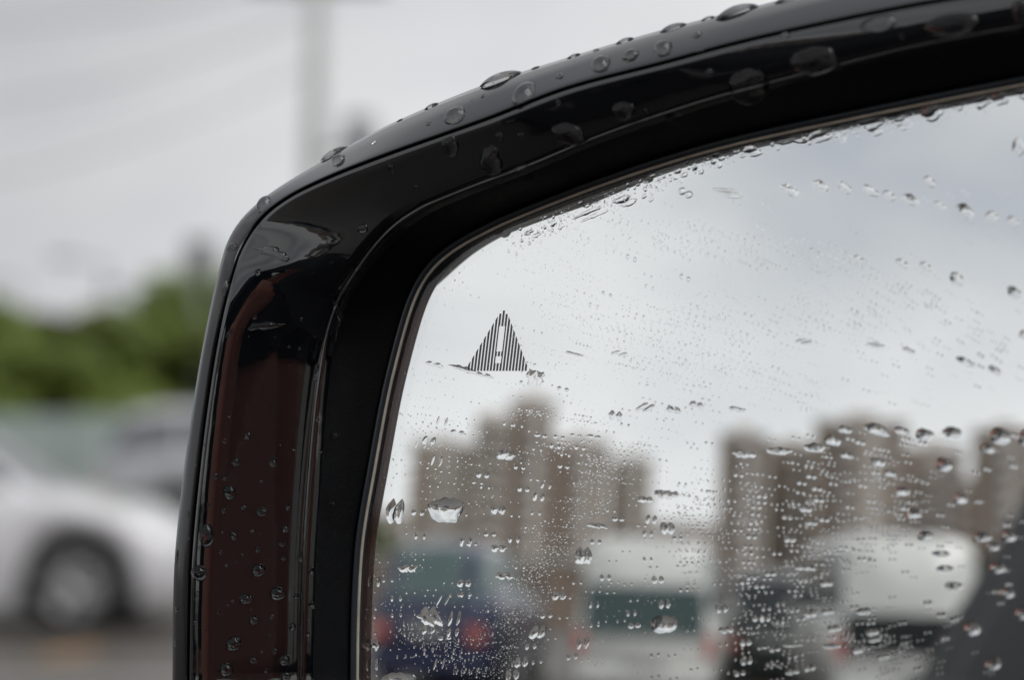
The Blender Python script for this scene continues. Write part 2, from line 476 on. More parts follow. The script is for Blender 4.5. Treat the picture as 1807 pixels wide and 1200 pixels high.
def exact_normals(me):
    # make every face look out of the mirror
    bm = bmesh.new(); bm.from_mesh(me)
    for f in bm.faces:
        if f.normal.dot(f.calc_center_median() - S0) < 0: f.normal_flip()
    bm.to_mesh(me); bm.free()
    me.polygons.foreach_set('use_smooth', [True] * len(me.polygons))
    me.normals_split_custom_set_from_vertices([(v.co - S0).normalized() for v in me.vertices])
exact_normals(gm)
keep(link('glass', gm, M['pane']))
sm = face_grid('silver', 1.9, 0.0); exact_normals(sm)
keep(link('mirror_silvering', sm, M['silver']))

# warning triangle etched into the silvering: upright stripes with an exclamation mark left clear
tri = MB()
def tri_pt(s, t):    # s along the base 0..1, t from base to apex 0..1 (sheared as the print stands)
    bx = 828 + (934 - 828) * s; by = 655.5
    ax, ay = 893.5, 548
    x = bx + (ax - (828 + 106 * 0.5)) * t; y = by - (by - ay) * t
    return face(x, y, 0.0)
NS = 19
def stripe(s0, s1, t0, t1):
    a = [tri_pt(s0, t0), tri_pt(s1, t0), tri_pt(s1, t1), tri_pt(s0, t1)]
    vs = [loc(p[0], p[1], 0.03) for p in a] + [loc(p[0], p[1], 0.10) for p in a]
    tri.add(vs, [(4, 5, 6, 7), (0, 1, 5, 4), (1, 2, 6, 5), (2, 3, 7, 6), (3, 0, 4, 7)])
def taper(s0, s1, ta, tb):     # top cut to the slope
    a = [tri_pt(s0, 0), tri_pt(s1, 0), tri_pt(s1, tb), tri_pt(s0, ta)]
    vs = [loc(p[0], p[1], 0.03) for p in a] + [loc(p[0], p[1], 0.10) for p in a]
    tri.add(vs, [(4, 5, 6, 7), (0, 1, 5, 4), (1, 2, 6, 5), (2, 3, 7, 6), (3, 0, 4, 7)])
HOLES = ((.127, .239), (.318, .733))
for k in range(NS):
    s0 = (k + 0.25) / NS; s1 = (k + 0.80) / NS
    f = lambda s: max(0.0, min(.99, 1.07 - abs(s - 0.5) * 2))
    ta, tb = max(f(s0), .02), max(f(s1), .02)
    mid = NS // 2
    if k == mid:                     # stripe broken by the mark
        stripe(s0, s1, 0.0, .127); stripe(s0, s1, .239, .318); stripe(s0, s1, .733, .99); continue
    if abs(k - mid) == 1:            # its neighbours are notched
        cut = .42 * (s1 - s0)
        n0, n1 = (s0, s1 - cut) if k < mid else (s0 + cut, s1)
        e = 0.0
        for a_, b_ in HOLES: stripe(s0, s1, e, a_); stripe(n0, n1, a_, b_); e = b_
        stripe(s0, s1, e, min(ta, tb)); continue
    taper(s0, s1, ta, tb)
keep(link('warning_symbol', mesh('warning_symbol', tri.v, tri.f), M['symbol']))
# foot that carries the mirror on the door, outside the picture
arm = MB()
a0, a1 = loc(120, -70, -30), Vector((0.03, 0.50, 1.01))
arm.tube(a0, a0.lerp(a1, 0.5) + Vector((0, 0, -0.01)), 0.028, 0.026, 16)
arm.tube(a0.lerp(a1, 0.5) + Vector((0, 0, -0.01)), a1, 0.026, 0.036, 16)
keep(arm.build('mirror_arm', M['shell_black'], smooth=True))

# ------------------------------------------------------------------ RAIN ON THE MIRROR
bpy.context.view_layer.update()
bm_all = bmesh.new()
for o in list(car_mirror.children):
    if o.name.split('.')[0] in ('housing_shell', 'bezel', 'inner_wall'):
        bm_all.from_mesh(o.data)
HB = BVHTree.FromBMesh(bm_all)

def dome(n=20, rings=6, contact=62.0, wob=0.0, seed=0, base=True, sag=0.0, wavy=3.0):
    """Unit water drop: outline radius 1, cap height from the contact angle, closed below."""
    rnd = random.Random(seed)
    ph = [rnd.uniform(0, 6.28) for _ in range(5)]
    th = R_(contact)
    Rs = 1 / math.sin(th)
    vs = []
    for r in range(rings):
        a = th * (1 - r / rings)
        rad, z = Rs * math.sin(a), Rs * (math.cos(a) - math.cos(th))
        for k in range(n):
            t = 2 * math.pi * k / n
            w = 1 + wob * (0.5 * math.sin(2 * t + ph[0]) + 0.35 * math.sin(3 * t + ph[1]) + 0.22 * math.sin(5 * t + ph[2]) * (wavy / 3) + 0.15 * math.sin(8 * t + ph[3]) * (wavy / 3)) * (0.35 + 0.65 * rad)
            x, y = rad * w * math.cos(t), rad * w * math.sin(t)
            zz = z * (1 - sag * y)
            vs.append((x, y - sag * 0.25 * z, zz))
    vs.append((0, -sag * 0.25 * Rs * (1 - math.cos(th)), Rs * (1 - math.cos(th))))
    top = len(vs) - 1
    fs = []
    for r in range(rings - 1):
        for k in range(n):
            j = (k + 1) % n
            fs.append((r * n + k, r * n + j, (r + 1) * n + j, (r + 1) * n + k))
    for k in range(n): fs.append(((rings - 1) * n + k, (rings - 1) * n + (k + 1) % n, top))
    if base: fs.append(tuple(range(n))[::-1])
    return vs, fs

def drop_mesh(name, c, nrm, updir, rx, ry, tilt, contact, wob, seed, n=22, rings=7, lift=0.00002, sag=0.15, wavy=3.0, base=True):
    """World-space verts around c; rx, ry in metres."""
    vs, fs = dome(n, rings, contact, wob, seed, base, sag, wavy)
    y = (updir - nrm * updir.dot(nrm)).normalized(); x = y.cross(nrm)
    x, y = x * math.cos(tilt) + y * math.sin(tilt), y * math.cos(tilt) - x * math.sin(tilt)
    hz_ = min(rx, ry) * (0.8 + 0.2 * min(max(rx, ry) / min(rx, ry), 2.0))
    out = [x * (v[0] * rx) + y * (v[1] * ry) + nrm * (v[2] * hz_ + lift) for v in vs]
    me = mesh(name, out, fs, True)
    if base: me.polygons[len(me.polygons) - 1].use_smooth = False
    # sharp contact line so that the flat base does not round the cap
    for e in me.edges:
        if e.vertices[0] < n and e.vertices[1] < n: e.use_edge_sharp = True
    o = link(name, me, M['water'])
    o.location = c
    return o

PXM = DIST / FPX        # metres per picture unit at the mirror
ZUP = Vector((0, 0, 1))

GLASS = [  # column, row, half width, half height, tilt deg, unevenness
 (690,903,11,20,-12,.25),(780,900,25,25,8,.26),(730,905,5,6,0,.1),(734,947,3,6,0,.1),(713,1004,10,8,0,.35),(752,1090,16,14,0,.45),(749,1112,5,9,0,.2),(795,1093,4,13,-12,.2),(792,1117,4,8,-20,.2),(778,1127,6,4,10,.2),
 (812,1030,7,7,0,.15),(883,1017,10,6,0,.35),(1023,982,9,17,0,.2),(942,1117,8,14,-25,.12),(980,1052,7,8,0,.05),(873,968,9,6,0,.3),(886,802,12,9,0,.3),(872,900,7,9,-5,.15),(845,838,5.5,6,0,.05),(836,852,3.5,3,0,0),
 (917,863,4.5,6,0,.1),(957,857,3,6,-8,.1),(944,877,4,9,-15,.2),(858,943,4.5,5,0,.1),(815,956,5,8,0,.3),(900,952,4,7,0,.1),(653,1027,4,11,-5,.15),(692,1057,3,6,0,.1),(815,1050,4,5,0,.1),(692,1087,3,4,0,0),
 (958,1087,4.5,6,-15,.1),(930,1142,4,6,-15,.1),(913,1170,6,10,-8,.12),(897,1193,6,9,-8,.12),(1022,1135,5.5,11,0,.2),(1003,1160,4,6,-8,.1),(988,823,5,4,0,.1),(910,825,4,3.5,0,.1),(1133,882,9,6,12,.2),(1143,917,4.5,8,-10,.1),
 (1085,916,5.5,5,0,.1),(1172,933,8,11,0,.15),(1047,928,12,5,-8,.35),(1045,957,4.5,5,0,0),(1062,1020,4,6,0,.1),(1155,1024,5,7,0,.1),(1167,1067,5,8,-5,.1),(1113,1105,6,5.5,0,.1),(1166,1103,19,16,0,.05),(1108,1083,3,6,0,.1),
 (1042,1068,3,6,0,.1),(1137,942,4,6,0,.1),(1190,950,4.5,4.5,0,0),(1170,872,18,7,8,.4),(1137,988,3,5,15,.1),(698,1202,26,15,0,.15),(648,1140,9,10,0,.4),(650,1175,4,10,0,.15),(768,1173,2,11,-15,.1),(775,1060,2.2,12,-30,.1),
 (750,777,5,9,-25,.1),(773,743,2.8,9,-20,.1),(764,812,3,10,-15,.15),(800,762,6,4,25,.15),(735,785,2,6,-10,.1),(948,768,6,4,0,.15),(980,771,4.5,3.5,0,.1),(1010,768,4.5,3,0,.1),(1042,770,7,3,0,.15),(1017,790,4,4,0,.1),
 (973,787,4.5,4.5,0,.1),(1080,733,7,8,0,.35),(1133,718,13,4.5,28,.2),(1183,722,7,7,0,.35),(1223,713,8,5,20,.3),(938,664,12,11,0,.5),(1087,622,9,3,15,.2),(1007,623,12,2.6,-8,.25),(1108,453,4,5,0,.05),(1203,488,4,5,0,.05),
 (1140,505,3,4,0,0),(1065,517,5,3,-35,.1),(1042,538,3,5,-10,.1),(920,675,4,3.5,0,.2),(987,685,5,3.5,0,.2),(1097,352,20,5.5,20,.3),(1038,374,27,4.5,20,.35),(1204,337,8,7,0,.05),(1137,346,6,4,35,.1),(977,394,6,6,0,.4),
 (933,410,9,5,20,.4),(1196,302,9,4,15,.3),(1183,291,8,3,15,.3),(1226,295,6,6,0,.4),(1152,310,6,2.4,15,.2),(1126,326,5,3,15,.2),(1024,358,5,3,30,.3),(1214,285,3,6,-35,.2),(1276,334,26,2.4,-3,.2),(1285,341,24,2.6,-4,.2),
 (1388,333,12,10,-10,.35),(1443,325,12,8,-12,.25),(1487,328,8,8,-15,.2),(1532,333,12,7,-18,.2),(1565,342,8,7,-18,.15),(1603,349,12,8,-15,.15),(1655,360,7,6,-20,.1),(1700,369,13,10,-25,.15),(1748,380,8,9,-25,.1),(1785,388,7,8,-20,.1),
 (1637,317,8,7,-20,.1),(1795,255,9,12,-15,.2),(1378,240,19,8,14,.2),(1443,236,16,8,14,.2),(1477,213,19,8,14,.3),(1535,210,24,8,14,.2),(1583,196,21,9,12,.25),(1640,193,17,13,10,.2),(1687,178,6,9,0,.15),(1730,171,13,9,8,.3),
 (1762,168,12,10,8,.3),(1587,218,6,4,0,0),(1540,226,10,6,10,.1),(1800,158,9,10,0,.2),(1323,263,13,7,14,.2),(1262,272,8,5,14,.3),(1300,268,6,4,14,.3),
 (1433,441,4,3.5,0,0),(1512,455,6,5,-20,.1),(1588,463,8,7,-25,.1),(1630,468,7,7,-20,.1),(1685,490,9,11,10,.1),(1787,514,9,10,0,.2),(1700,637,14,6,-20,.2),(1752,652,9,6,-30,.2),(1805,590,6,8,0,.1),(1413,601,13,2.6,10,.1),
 (1540,607,13,2.8,5,.1),(1600,617,8,4,-10,.1),(1295,721,9,4.5,0,.3),(1487,758,8,6,0,.1),(1543,758,19,9,-12,.25),(1587,760,9,6,-15,.15),(1627,766,13,10,-5,.15),(1677,763,14,10,-12,.15),(1762,770,15,14,0,.05),(1740,791,9,8,0,.1),
 (1466,777,9,10,-20,.15),(1434,790,14,8,0,.3),(1370,796,17,6,0,.3),(1308,801,15,7,5,.4),(1514,780,5,5,0,.05),(1807,773,9,14,0,.1),(1662,820,12,11,-20,.15),(1692,880,9,9,0,.1),(1629,945,10,10,0,.1),(1730,948,12,9,0,.15),
 (1749,965,8,7,0,.05),(1777,947,10,9,0,.1),(1757,1003,10,10,0,.1),(1774,1048,9,9,0,.05),(1712,1110,10,13,10,.15),(1802,1083,9,12,0,.1),(1749,1173,11,11,0,.15),(1657,978,12,6,-5,.15),(1664,1005,12,6,-5,.15),(1679,1035,12,7,-5,.15),
 (1610,907,10,8,0,.2),(1589,867,9,8,0,.2),(1567,835,7,6,0,.1),(1545,815,11,7,-10,.2),(1490,803,7,6,0,.1),(1427,840,5,5,0,0),(1437,862,5,5,0,0),(1410,852,4.5,4.5,0,0),(1440,882,5.5,5.5,0,0),(1417,898,7,6.5,0,.1),(1450,917,5,5,0,0),
 (1384,913,4.5,4.5,0,0),(1389,952,6,6.5,0,.1),(1427,923,6,5,0,.1),(1339,875,4.5,5,0,0),(1330,895,4,4,0,0),(1328,907,4,4,0,0),(1325,923,4,4,0,0),(1322,933,4,4,0,0),(1321,947,4.5,5,0,0),(1315,965,4,4,0,0),(1315,977,4,4.5,0,0),
 (1312,992,4,4,0,0),(1309,1028,4,5,0,0),(1335,1035,5,5,0,0),(1355,1013,5.5,5,0,.1),(1410,1002,9,5,0,.2),(1425,1004,6,5,0,.1),(1454,1030,8,6,0,.15),(1332,1092,5.5,6,0,.1),(1345,1093,5.5,6,0,.1),(1424,1083,8,8,0,.2),(1457,1080,8,6,0,.15),
 (1520,1080,8,6,0,.15),(1310,1135,6,7,0,.1),(1312,1167,5,9,-5,.1),(1509,1147,9,9,0,.15),(1535,1117,8,6,0,.15),(1539,1130,8,5,0,.15),(1555,1160,9,5,0,.15),(1467,1110,8,6,0,.15),(1394,1140,13,3,0,.15),(1463,1142,12,4,0,.2),
 (1362,1147,5,5,0,0),(1393,1187,9,5,0,.2),(1424,1180,6,6,0,.1),(1276,1113,7,6,0,.3),(1268,1075,5,9,0,.3),(1366,977,4,4,0,0),(1300,1190,5,5,0,0),(848,661,10,3.5,-12,.5),(812,650,20,4.5,-14,.45),(760,642,14,3.2,-18,.45),(930,640,4,2,10,.2)]
HOUSING = [
 (590,266,30,13,25,.05,1),(597,282,14,12,20,.1,0),(465,360,14,13,20,.15,0),(410,435,10,10,20,.2,0),(400,512,12,17,0,.1,0),(482,446,32,10,-12,.4,0),(640,403,11,10,0,.1,0),(636,476,10,6,0,.3,0),(650,440,5,5,0,.1,0),(690,297,7,8,10,.3,0),
 (803,203,20,17,20,.15,0),(795,258,17,17,0,.08,0),(866,284,22,25,-25,.2,0),(925,166,21,25,10,.08,0),(1003,235,32,18,-12,.18,0),(1100,195,22,17,-15,.1,0),(881,240,8,8,0,.05,0),(918,237,9,4,0,.1,0),(935,316,7,8,0,.1,0),(920,296,14,5,15,.3,0),
 (1190,206,18,9,10,.2,0),(1060,112,20,18,15,.15,0),(1113,96,15,14,15,.1,0),(1170,84,17,17,15,.15,0),(1230,60,8,7,15,.1,0),(988,133,8,7,15,.2,0),(1322,152,38,30,0,.1,0),(1436,106,46,24,0,.12,0),(1550,42,34,14,5,.12,0),(1680,43,48,19,3,.06,0),
 (1800,20,16,20,0,.1,0),(1592,64,5,8,0,.2,0),(885,135,40,13,20,.06,1),(1012,98,14,5,18,.05,1),(1052,88,7,4,18,.05,0),(1102,71,18,8,18,.06,1),(1186,49,26,11,16,.06,1),(1298,18,40,13,14,.06,1),(852,169,5,5,18,.05,0),(762,186,15,6,20,.05,1),(946,117,13,6,20,.05,1),(1248,31,14,6,15,.05,1),(1385,-4,24,9,15,.05,1),(706,211,8,4,20,.05,1),(1140,196,6,6,0,.1,0),(1250,128,9,8,0,.15,0),(1235,90,7,6,0,.1,0),(985,180,6,6,0,.1,0),(1385,60,8,7,0,.1,0),(735,330,6,6,0,.1,0),(756,217,5,5,20,.1,0),(660,251,4,4,0,0,0),
 (786,373,8,8,0,.2,0),(450,560,4,4,0,.1,0),(455,480,6,8,0,.1,0),(466,575,28,8,8,.35,0),(405,588,4,13,-30,.3,0),(532,563,5,4,0,.1,0),(510,612,3,2.5,0,0,0),(529,615,3,2.5,0,0,0),(558,657,8,17,5,.3,0),(598,551,7,22,28,.3,0),
 (437,769,6,9,-15,.25,0),(416,816,8,8,0,.15,0),(482,817,8,8,0,.1,0),(380,841,6,6,0,.1,0),(396,844,5,5,0,.1,0),(405,869,12,13,0,.12,0),(462,904,11,9,0,.12,0),(430,896,5.5,5.5,0,.1,0),(395,902,6,6,0,.1,0),(508,896,5.5,5.5,0,.1,0),(365,946,13,22,0,.08,0),
 (504,934,7.5,7,0,.1,0),(413,946,7.5,8,0,.25,0),(498,961,7,5,0,.1,0),(455,971,5,5.5,0,.1,0),(352,1012,14,15,0,.1,0),(456,1007,13,12,0,.08,0),(500,987,4.5,3.5,0,0,0),(490,1048,14,13,0,.12,0),(434,1058,13,10,0,.1,0),(523,1053,6.5,6.5,0,.1,0),
 (448,1095,9,9,0,.12,0),(480,1089,5,5,0,.1,0),(516,1107,7,7,0,.1,0),(412,1137,14,14,0,.1,0),(502,1166,10,10,0,.1,0),(447,1166,7,7,0,.1,0),(399,1182,12,12,0,.1,0),(505,1194,10,9,0,.1,0),(485,1150,4.5,6,0,.1,0),(311,983,6,14,0,.1,1),(312,1077,5,6,0,.1,0),
 (310,1137,5,7,0,.1,0),(332,908,5,5,0,.1,0),(330,842,3,3,0,0,0),(390,975,4,4,0,.1,0),(399,998,3,3,0,0,0),(397,779,4.5,4.5,0,.1,0),(369,891,4,5,0,.2,0),(529,983,6,11,5,.2,0),(550,1008,5,9,0,.3,0),(550,1067,6,9,0,.3,0),(592,769,9,8,0,.3,0),
 (587,890,6,5,0,.2,0),(544,1120,4,4,0,.1,0),(520,793,4,4,0,.2,0),(410,1062,2.5,2.5,0,0,0),(403,1068,2.5,2.5,0,0,0),(345,820,3,3,0,0,0),(333,950,3,3,0,0,0),(462,1150,3,3,0,0,0),(387,1082,3,3,0,0,0),(461,850,4,3,0,.1,0),(445,938,3.5,3.5,0,.1,0),
 (392,940,2.5,2.5,0,0,0),(428,980,2.5,2.5,0,0,0),(343,1100,3,3,0,0,0),(566,797,5,4,0,.3,0),(405,735,3,3,0,0,0),(560,740,4,4,0,.2,0),(470,1185,3,4,0,0,0)]

SIZE = [(4.3, 'tiny'), (7, 'small'), (11, 'middling'), (17, 'large'), (99, 'very large')]
def size_word(a): return next(w for s, w in SIZE if a < s)
def shape_word(rx, ry, w):
    if w >= .35: return 'ragged'
    if rx / ry > 2.6: return 'long flat streak-like'
    if rx / ry > 1.35: return 'wide'
    if ry / rx > 1.5: return 'tall narrow'
    return 'round'
def glass_place(x, y):
    if y < 1.0 * (300 - (x - 1200) * 0.16) and x > 1150: return 'clinging under the top rim of the glass'
    if y < 430 and x < 1290: return 'near the top left curve of the glass'
    if y < 430: return 'in the curved row below the top rim'
    if y < 690 and x < 1000: return 'beside the striped warning triangle'
    if y < 700 and x < 1450: return 'over pale sky right of the warning triangle'
    if y < 700: return 'over reflected sky at the right of the glass'
    if x > 1690 and y > 860: return 'over the reflected dark car flank'
    if y < 870 and x < 870: return 'left of the reflected tan towers'
    if y < 870 and x < 1270: return 'over the tops of the left reflected towers'
    if y < 870: return 'over the tops of the right reflected towers'
    if x < 1000 and y < 990: return 'over the reflected tan towers'
    if x < 1000 and y < 1070: return 'over the windscreen of the reflected blue car'
    if x < 1000: return 'over the body of the reflected blue car'
    if x < 1285 and y < 960: return 'just above the left reflected white van'
    if x < 1285: return 'over the left reflected white van'
    if x < 1440 and y < 1000: return 'in the beaded column above the van gap'
    if x < 1440: return 'in the gap between the reflected white vans'
    if y < 970: return 'over right reflected towers above the second van'
    return 'over the second reflected white van'
def house_place(x, y):
    if x < 345 and y > 600: return 'on the outer left edge of the housing'
    if x > 560 and y > 500: return 'on the dark wall left of the glass'
    if x > 515 and y > 500: return 'in the grooves of the left leg'
    if y > 1020: return 'low on the left leg of the housing'
    if y > 880: return 'halfway down the left leg of the housing'
    if y > 700: return 'on the upper left leg of the housing'
    if y > 500: return 'on the left leg below the housing corner'
    if x < 720: return 'at the top left corner of the housing'
    if x < 960: return 'on the top arm near the corner'
    if x < 1250: return 'on the middle of the top arm'
    return 'on the right end of the top arm'

alldrops = []
for i, d in enumerate(GLASS):
    x, y, rx, ry, tl, w = d
    nm = face(x, y, GT * 1000)
    p = loc(*nm); n = (p - S0).normalized()
    contact = 42 + 12 * random.random() - (10 if w > .3 else 0)
    dd = (p - CAM).length / DIST
    k = PXM * dd
    alldrops.append(dict(p=p, n=n, rx=rx * k * 0.98, ry=ry * k * 0.98, tl=R_(tl), w=w, c=contact, big=max(rx, ry) * .6 + min(rx, ry) * .4,
                         label=(size_word((rx * ry) ** .5), shape_word(rx, ry, w), glass_place(x, y)), x=x, y=y, rag=w > .3))
for i, d in enumerate(HOUSING):
    x, y, rx, ry, tl, w, edge = d
    hit = HB.ray_cast(CAM, ray(x, y))
    if hit[0] is None or (hit[0] - CAM).length > 0.6:
        # seen over the silhouette: sits just round the edge of the shell
        near = min((HB.find_nearest(CAM + ray(x, y) * (.28 + .002 * q)) for q in range(90)), key=lambda r: r[3])
        p, n = near[0], near[1]
    else:
        p, n = hit[0], hit[1]
    if n.dot(CAM - p) < 0 and not edge: n = -n
    if edge: # bead standing on the outline of the shell, seen from the side
        near = HB.find_nearest(CAM + ray(x, y) * ((p - CAM).length))
        p = near[0]; o_ = (UP * .93 - RT * .36) if y < 600 else (-RT)
        m_ = near[1] if near[1].dot(o_) > 0 else -near[1]
        n = (o_ * 1.6 + m_).normalized()
        if y < 600: tl, ry = 0, rx * .62
    k = PXM * (p - CAM).length / DIST
    fs_ = max(0.72, abs(n.dot((CAM - p).normalized())))
    alldrops.append(dict(p=p, n=n, rx=rx * k, ry=ry * k / (fs_ if y < 400 and not edge else 1), tl=R_(tl), w=w, c=(50 if edge else 68 + 12 * random.random()), big=max(rx, ry) * .6 + min(rx, ry) * .4,
                         label=(size_word((rx * ry) ** .5), shape_word(rx, ry, w), house_place(x, y)), x=x, y=y, rag=w > .3, edge=edge))
SPECIAL = {  # (column, row) of a drop -> its own words
 (780,900): 'largest ragged raindrop on the glass, over the reflected tan towers',
 (690,903): 'tall arched raindrop by the left edge of the glass, left of the largest',
 (1166,1103): 'biggest smooth round raindrop on the glass, over the first reflected white van',
 (752,1090): 'ragged raindrop with trailing runnels above it, over the reflected blue car',
 (698,1202): 'wide raindrop cut by the bottom of the picture, on the blue car reflection',
 (1023,982): 'tall heavy raindrop between the reflected blue car and first white van',
 (942,1117): 'slanting oval raindrop above the red tail lamp of the reflected blue car',
 (938,664): 'ragged bright raindrop touching the lower right corner of the warning triangle',
 (1170,872): 'wide jagged raindrop just above the roof of the first reflected van',
 (1097,352): 'right one of two dark slanting water streaks by the top left curve',
 (1038,374): 'left one of two dark slanting water streaks by the top left curve',
 (1204,337): 'round raindrop on its own below the pale rim, right of the two dark streaks',
 (1762,770): 'large round raindrop over the rightmost reflected tower',
 (482,446): 'flat ragged water film at the housing corner, lower edge of the bright reflection',
 (640,403): 'round raindrop on the bright reflection at the housing corner',
 (465,360): 'round bead at the very corner of the housing edge',
 (1436,106): 'very wide dark raindrop hanging on the top arm, second from the right',
 (1680,43): 'widest dark oval raindrop at the right end of the top arm',
 (1322,152): 'heavy raindrop hanging from the lower lip of the top arm',
 (925,166): 'large bead sitting across the seam of the top arm, left of the middle',
 (365,946): 'tall pear-shaped raindrop on the left leg of the housing',
 (352,1012): 'large round raindrop just under the pear-shaped one on the left leg',
 (466,575): 'flat two-lobed ragged raindrop on the left leg below the corner',
 (885,135): 'long low bead standing on the top outline of the shell left of the middle',
 (590,266): 'long low bead standing on the outline of the shell above its corner',
 (1298,18): 'long low bead standing on the top outline of the shell at the right',
 (1186,49): 'low bead standing on the top outline of the shell, second from the right',
 (311,983): 'clear bead on the outer left outline of the housing with bright edge',
 (812,650): 'smeared water film running left from the foot of the warning triangle',
}
alldrops.sort(key=lambda d: -d['big'])
ORD = ['', 'second ', 'third ', 'fourth ', 'fifth ', 'sixth ', 'seventh ', 'eighth ', 'ninth ', 'tenth ']
by = {}
for d in alldrops:
    if (d['x'], d['y']) not in SPECIAL: by.setdefault(d['label'], []).append(d)
for l, ds in by.items():
    ys = [d['y'] for d in ds]; wide = max(d['x'] for d in ds) - min(d['x'] for d in ds) > max(ys) - min(ys)
    ds.sort(key=lambda d: d['x'] if wide else d['y'])
    n_ = len(ds)
    for i, d in enumerate(ds):
        if n_ == 1: q = ''
        elif wide: q = ('leftmost ' if i == 0 else 'rightmost ' if i == n_ - 1 else ORD[i] + 'from left ')
        else: q = ('uppermost ' if i == 0 else 'lowest ' if i == n_ - 1 else ORD[i] + 'highest ')
        d['text'] = (q.replace(' from left ', ' ') + '%s %s raindrop' % l[:2] + (' from the left' if 'from left' in q else '') + ' ' + l[2])
NIND = 292
fine_v, fine_f = [], []
for i, d in enumerate(alldrops):
    if i < NIND:
        nn, rr = (30, 9) if d['big'] > 12 else (20, 6)
        o = drop_mesh('raindrop', d['p'], d['n'], UP if d.get('edge', 0) == 0 or d['y'] > 600 else -FW, d['rx'], d['ry'], d['tl'], d['c'], d['w'], i, nn, rr,
                      lift=0.00002 if 'edge' not in d else -0.00012, sag=0.18, wavy=5 if d['rag'] else 3, base='edge' not in d)
        tag(o, SPECIAL.get((d['x'], d['y'])) or d['text'].replace('long flat streak-like', 'streak-like'), 'raindrop', 'raindrops on the mirror glass' if 'edge' not in d else 'raindrops on the black mirror housing')

# ------------------------------------------------------------------ fine droplets: too many to count
def bits(name, items, n, rings, label):
    vs, fs = [], []
    base = [dome(n, rings, c, 0, 0, True, 0.1) for c in (30, 40, 50)]
    flat = []
    for (p, nrm, r, ar, tl) in items:
        b = base[len(flat) % 3]; flat.append(1)
        y = (UP - nrm * UP.dot(nrm)).normalized(); x = y.cross(nrm)
        if tl: x, y = x * math.cos(tl) + y * math.sin(tl), y * math.cos(tl) - x * math.sin(tl)
        k = len(vs)
        for v in b[0]: vs.append(p + x * (v[0] * r) + y * (v[1] * r * ar) + nrm * (v[2] * r + 0.00001))
        fs += [tuple(q + k for q in f) for f in b[1]]
    me = mesh(name, vs, fs, True)
    o = link(name, me, M['water'])
    for pl in me.polygons:
        if len(pl.vertices) == n: pl.use_smooth = False
    me.edges.foreach_set('use_edge_sharp', [False] * len(me.edges))
    shp = [False] * len(me.edges); stride = n * rings + 1
    for e in me.edges:
        a, b_ = e.vertices
        if a % stride < n and b_ % stride < n: shp[e.index] = True
    me.edges.foreach_set('use_edge_sharp', shp)
    return tag(o, label, 'droplets', kind='stuff')
rng = random.Random(11)
items = []
def glass_pt(x, y):
    p = loc(*face(x, y, GT * 1000)); return p, (p - S0).normalized()
Dpoly = [(p[0], p[1]) for p in off(D, -2.3)]
def inside(u, v):
    c = False; j = NL - 1
    for i in range(NL):
        a, b = Dpoly[i], Dpoly[j]
        if (a[1] > v) != (b[1] > v) and u < (b[0] - a[0]) * (v - a[1]) / (b[1] - a[1]) + a[0]: c = not c
        j = i
    return c
occupied = {}
def free(x, y, r):
    k = (int(x // 14), int(y // 14))
    for a in (-1, 0, 1):
        for b in (-1, 0, 1):
            for (px, py, pr) in occupied.get((k[0] + a, k[1] + b), ()):
                if (px - x) ** 2 + (py - y) ** 2 < ((pr + r) * 1.05) ** 2: return False
    return True
big_list = [(d[0], d[1], max(d[2], 1), max(d[3], 1)) for d in GLASS]
def clear_of_big(x, y, r):
    return not any(abs(x - a) < c + r + 1 and abs(y - b) < e + r + 1 for a, b, c, e in big_list)
def put(x, y, r, ar=1.0, tl=0.0):
    if not free(x, y, r) or not clear_of_big(x, y, r): return
    f = face(x, y, GT * 1000)
    if not inside(f[0], f[1]): return
    p = loc(*f)
    items.append((p, (p - S0).normalized(), r * PXM, ar, tl))
    occupied.setdefault((int(x // 14), int(y // 14)), []).append((x, y, r))
def band(pts, width, count, r0, r1, ar=1.1):
    count = int(count * .5); r1 = r0 + (r1 - r0) * .8
    c = resample(catmull([tuple(map(float, p)) for p in pts]), 200)
    for _ in range(count):
        i = rng.randrange(199); a, b = c[i], c[i + 1]
        x = a[0] + rng.gauss(0, width * 0.42); y = a[1] + rng.gauss(0, width * 0.25) + rng.uniform(-4, 4)
        put(x, y, r0 + (r1 - r0) * rng.random() ** 2.5, ar * rng.uniform(.85, 1.2))
# beaded arcs left by a wiper of wind
band([(1120, 790), (1060, 830), (1020, 900), (975, 960), (930, 1020), (890, 1080), (870, 1140), (860, 1200)], 70, 1500, .7, 2.3)
band([(1330, 830), (1320, 900), (1312, 980), (1306, 1060), (1306, 1200)], 34, 260, 1.6, 3.4)
band([(1250, 850), (1225, 950), (1240, 1010)], 60, 300, 1.3, 3.2)
band([(1460, 800), (1430, 870), (1400, 960), (1390, 1050), (1370, 1180)], 95, 420, 1.8, 3.8)
band([(1530, 790), (1570, 860), (1560, 930), (1480, 1000)], 80, 330, 1.8, 3.6)
band([(1450, 1080), (1520, 1130), (1600, 1170)], 90, 260, 1.8, 3.6)
band([(1000, 400), (990, 470), (1010, 560), (960, 640)], 90, 420, .6, 1.6)
band([(1060, 400), (1200, 420), (1350, 440), (1470, 470), (1560, 530)], 80, 700, .9, 3.0)
band([(1060, 560), (1200, 570), (1330, 560), (1450, 560), (1560, 590)], 110, 700, .8, 2.6)
band([(1080, 640), (1200, 650), (1330, 660), (1420, 700)], 80, 420, .7, 2.3)
band([(1290, 440), (1400, 430), (1550, 480), (1680, 560), (1760, 640)], 60, 200, 1.5, 3.4)
band([(730, 740), (800, 800), (820, 860)], 90, 240, .7, 2.6)
band([(880, 735), (930, 728), (1000, 740), (1060, 745)], 16, 120, 1.2, 3.2, .8)
band([(900, 800), (980, 790), (1070, 800), (1150, 790)], 40, 160, 1.0, 3.0)
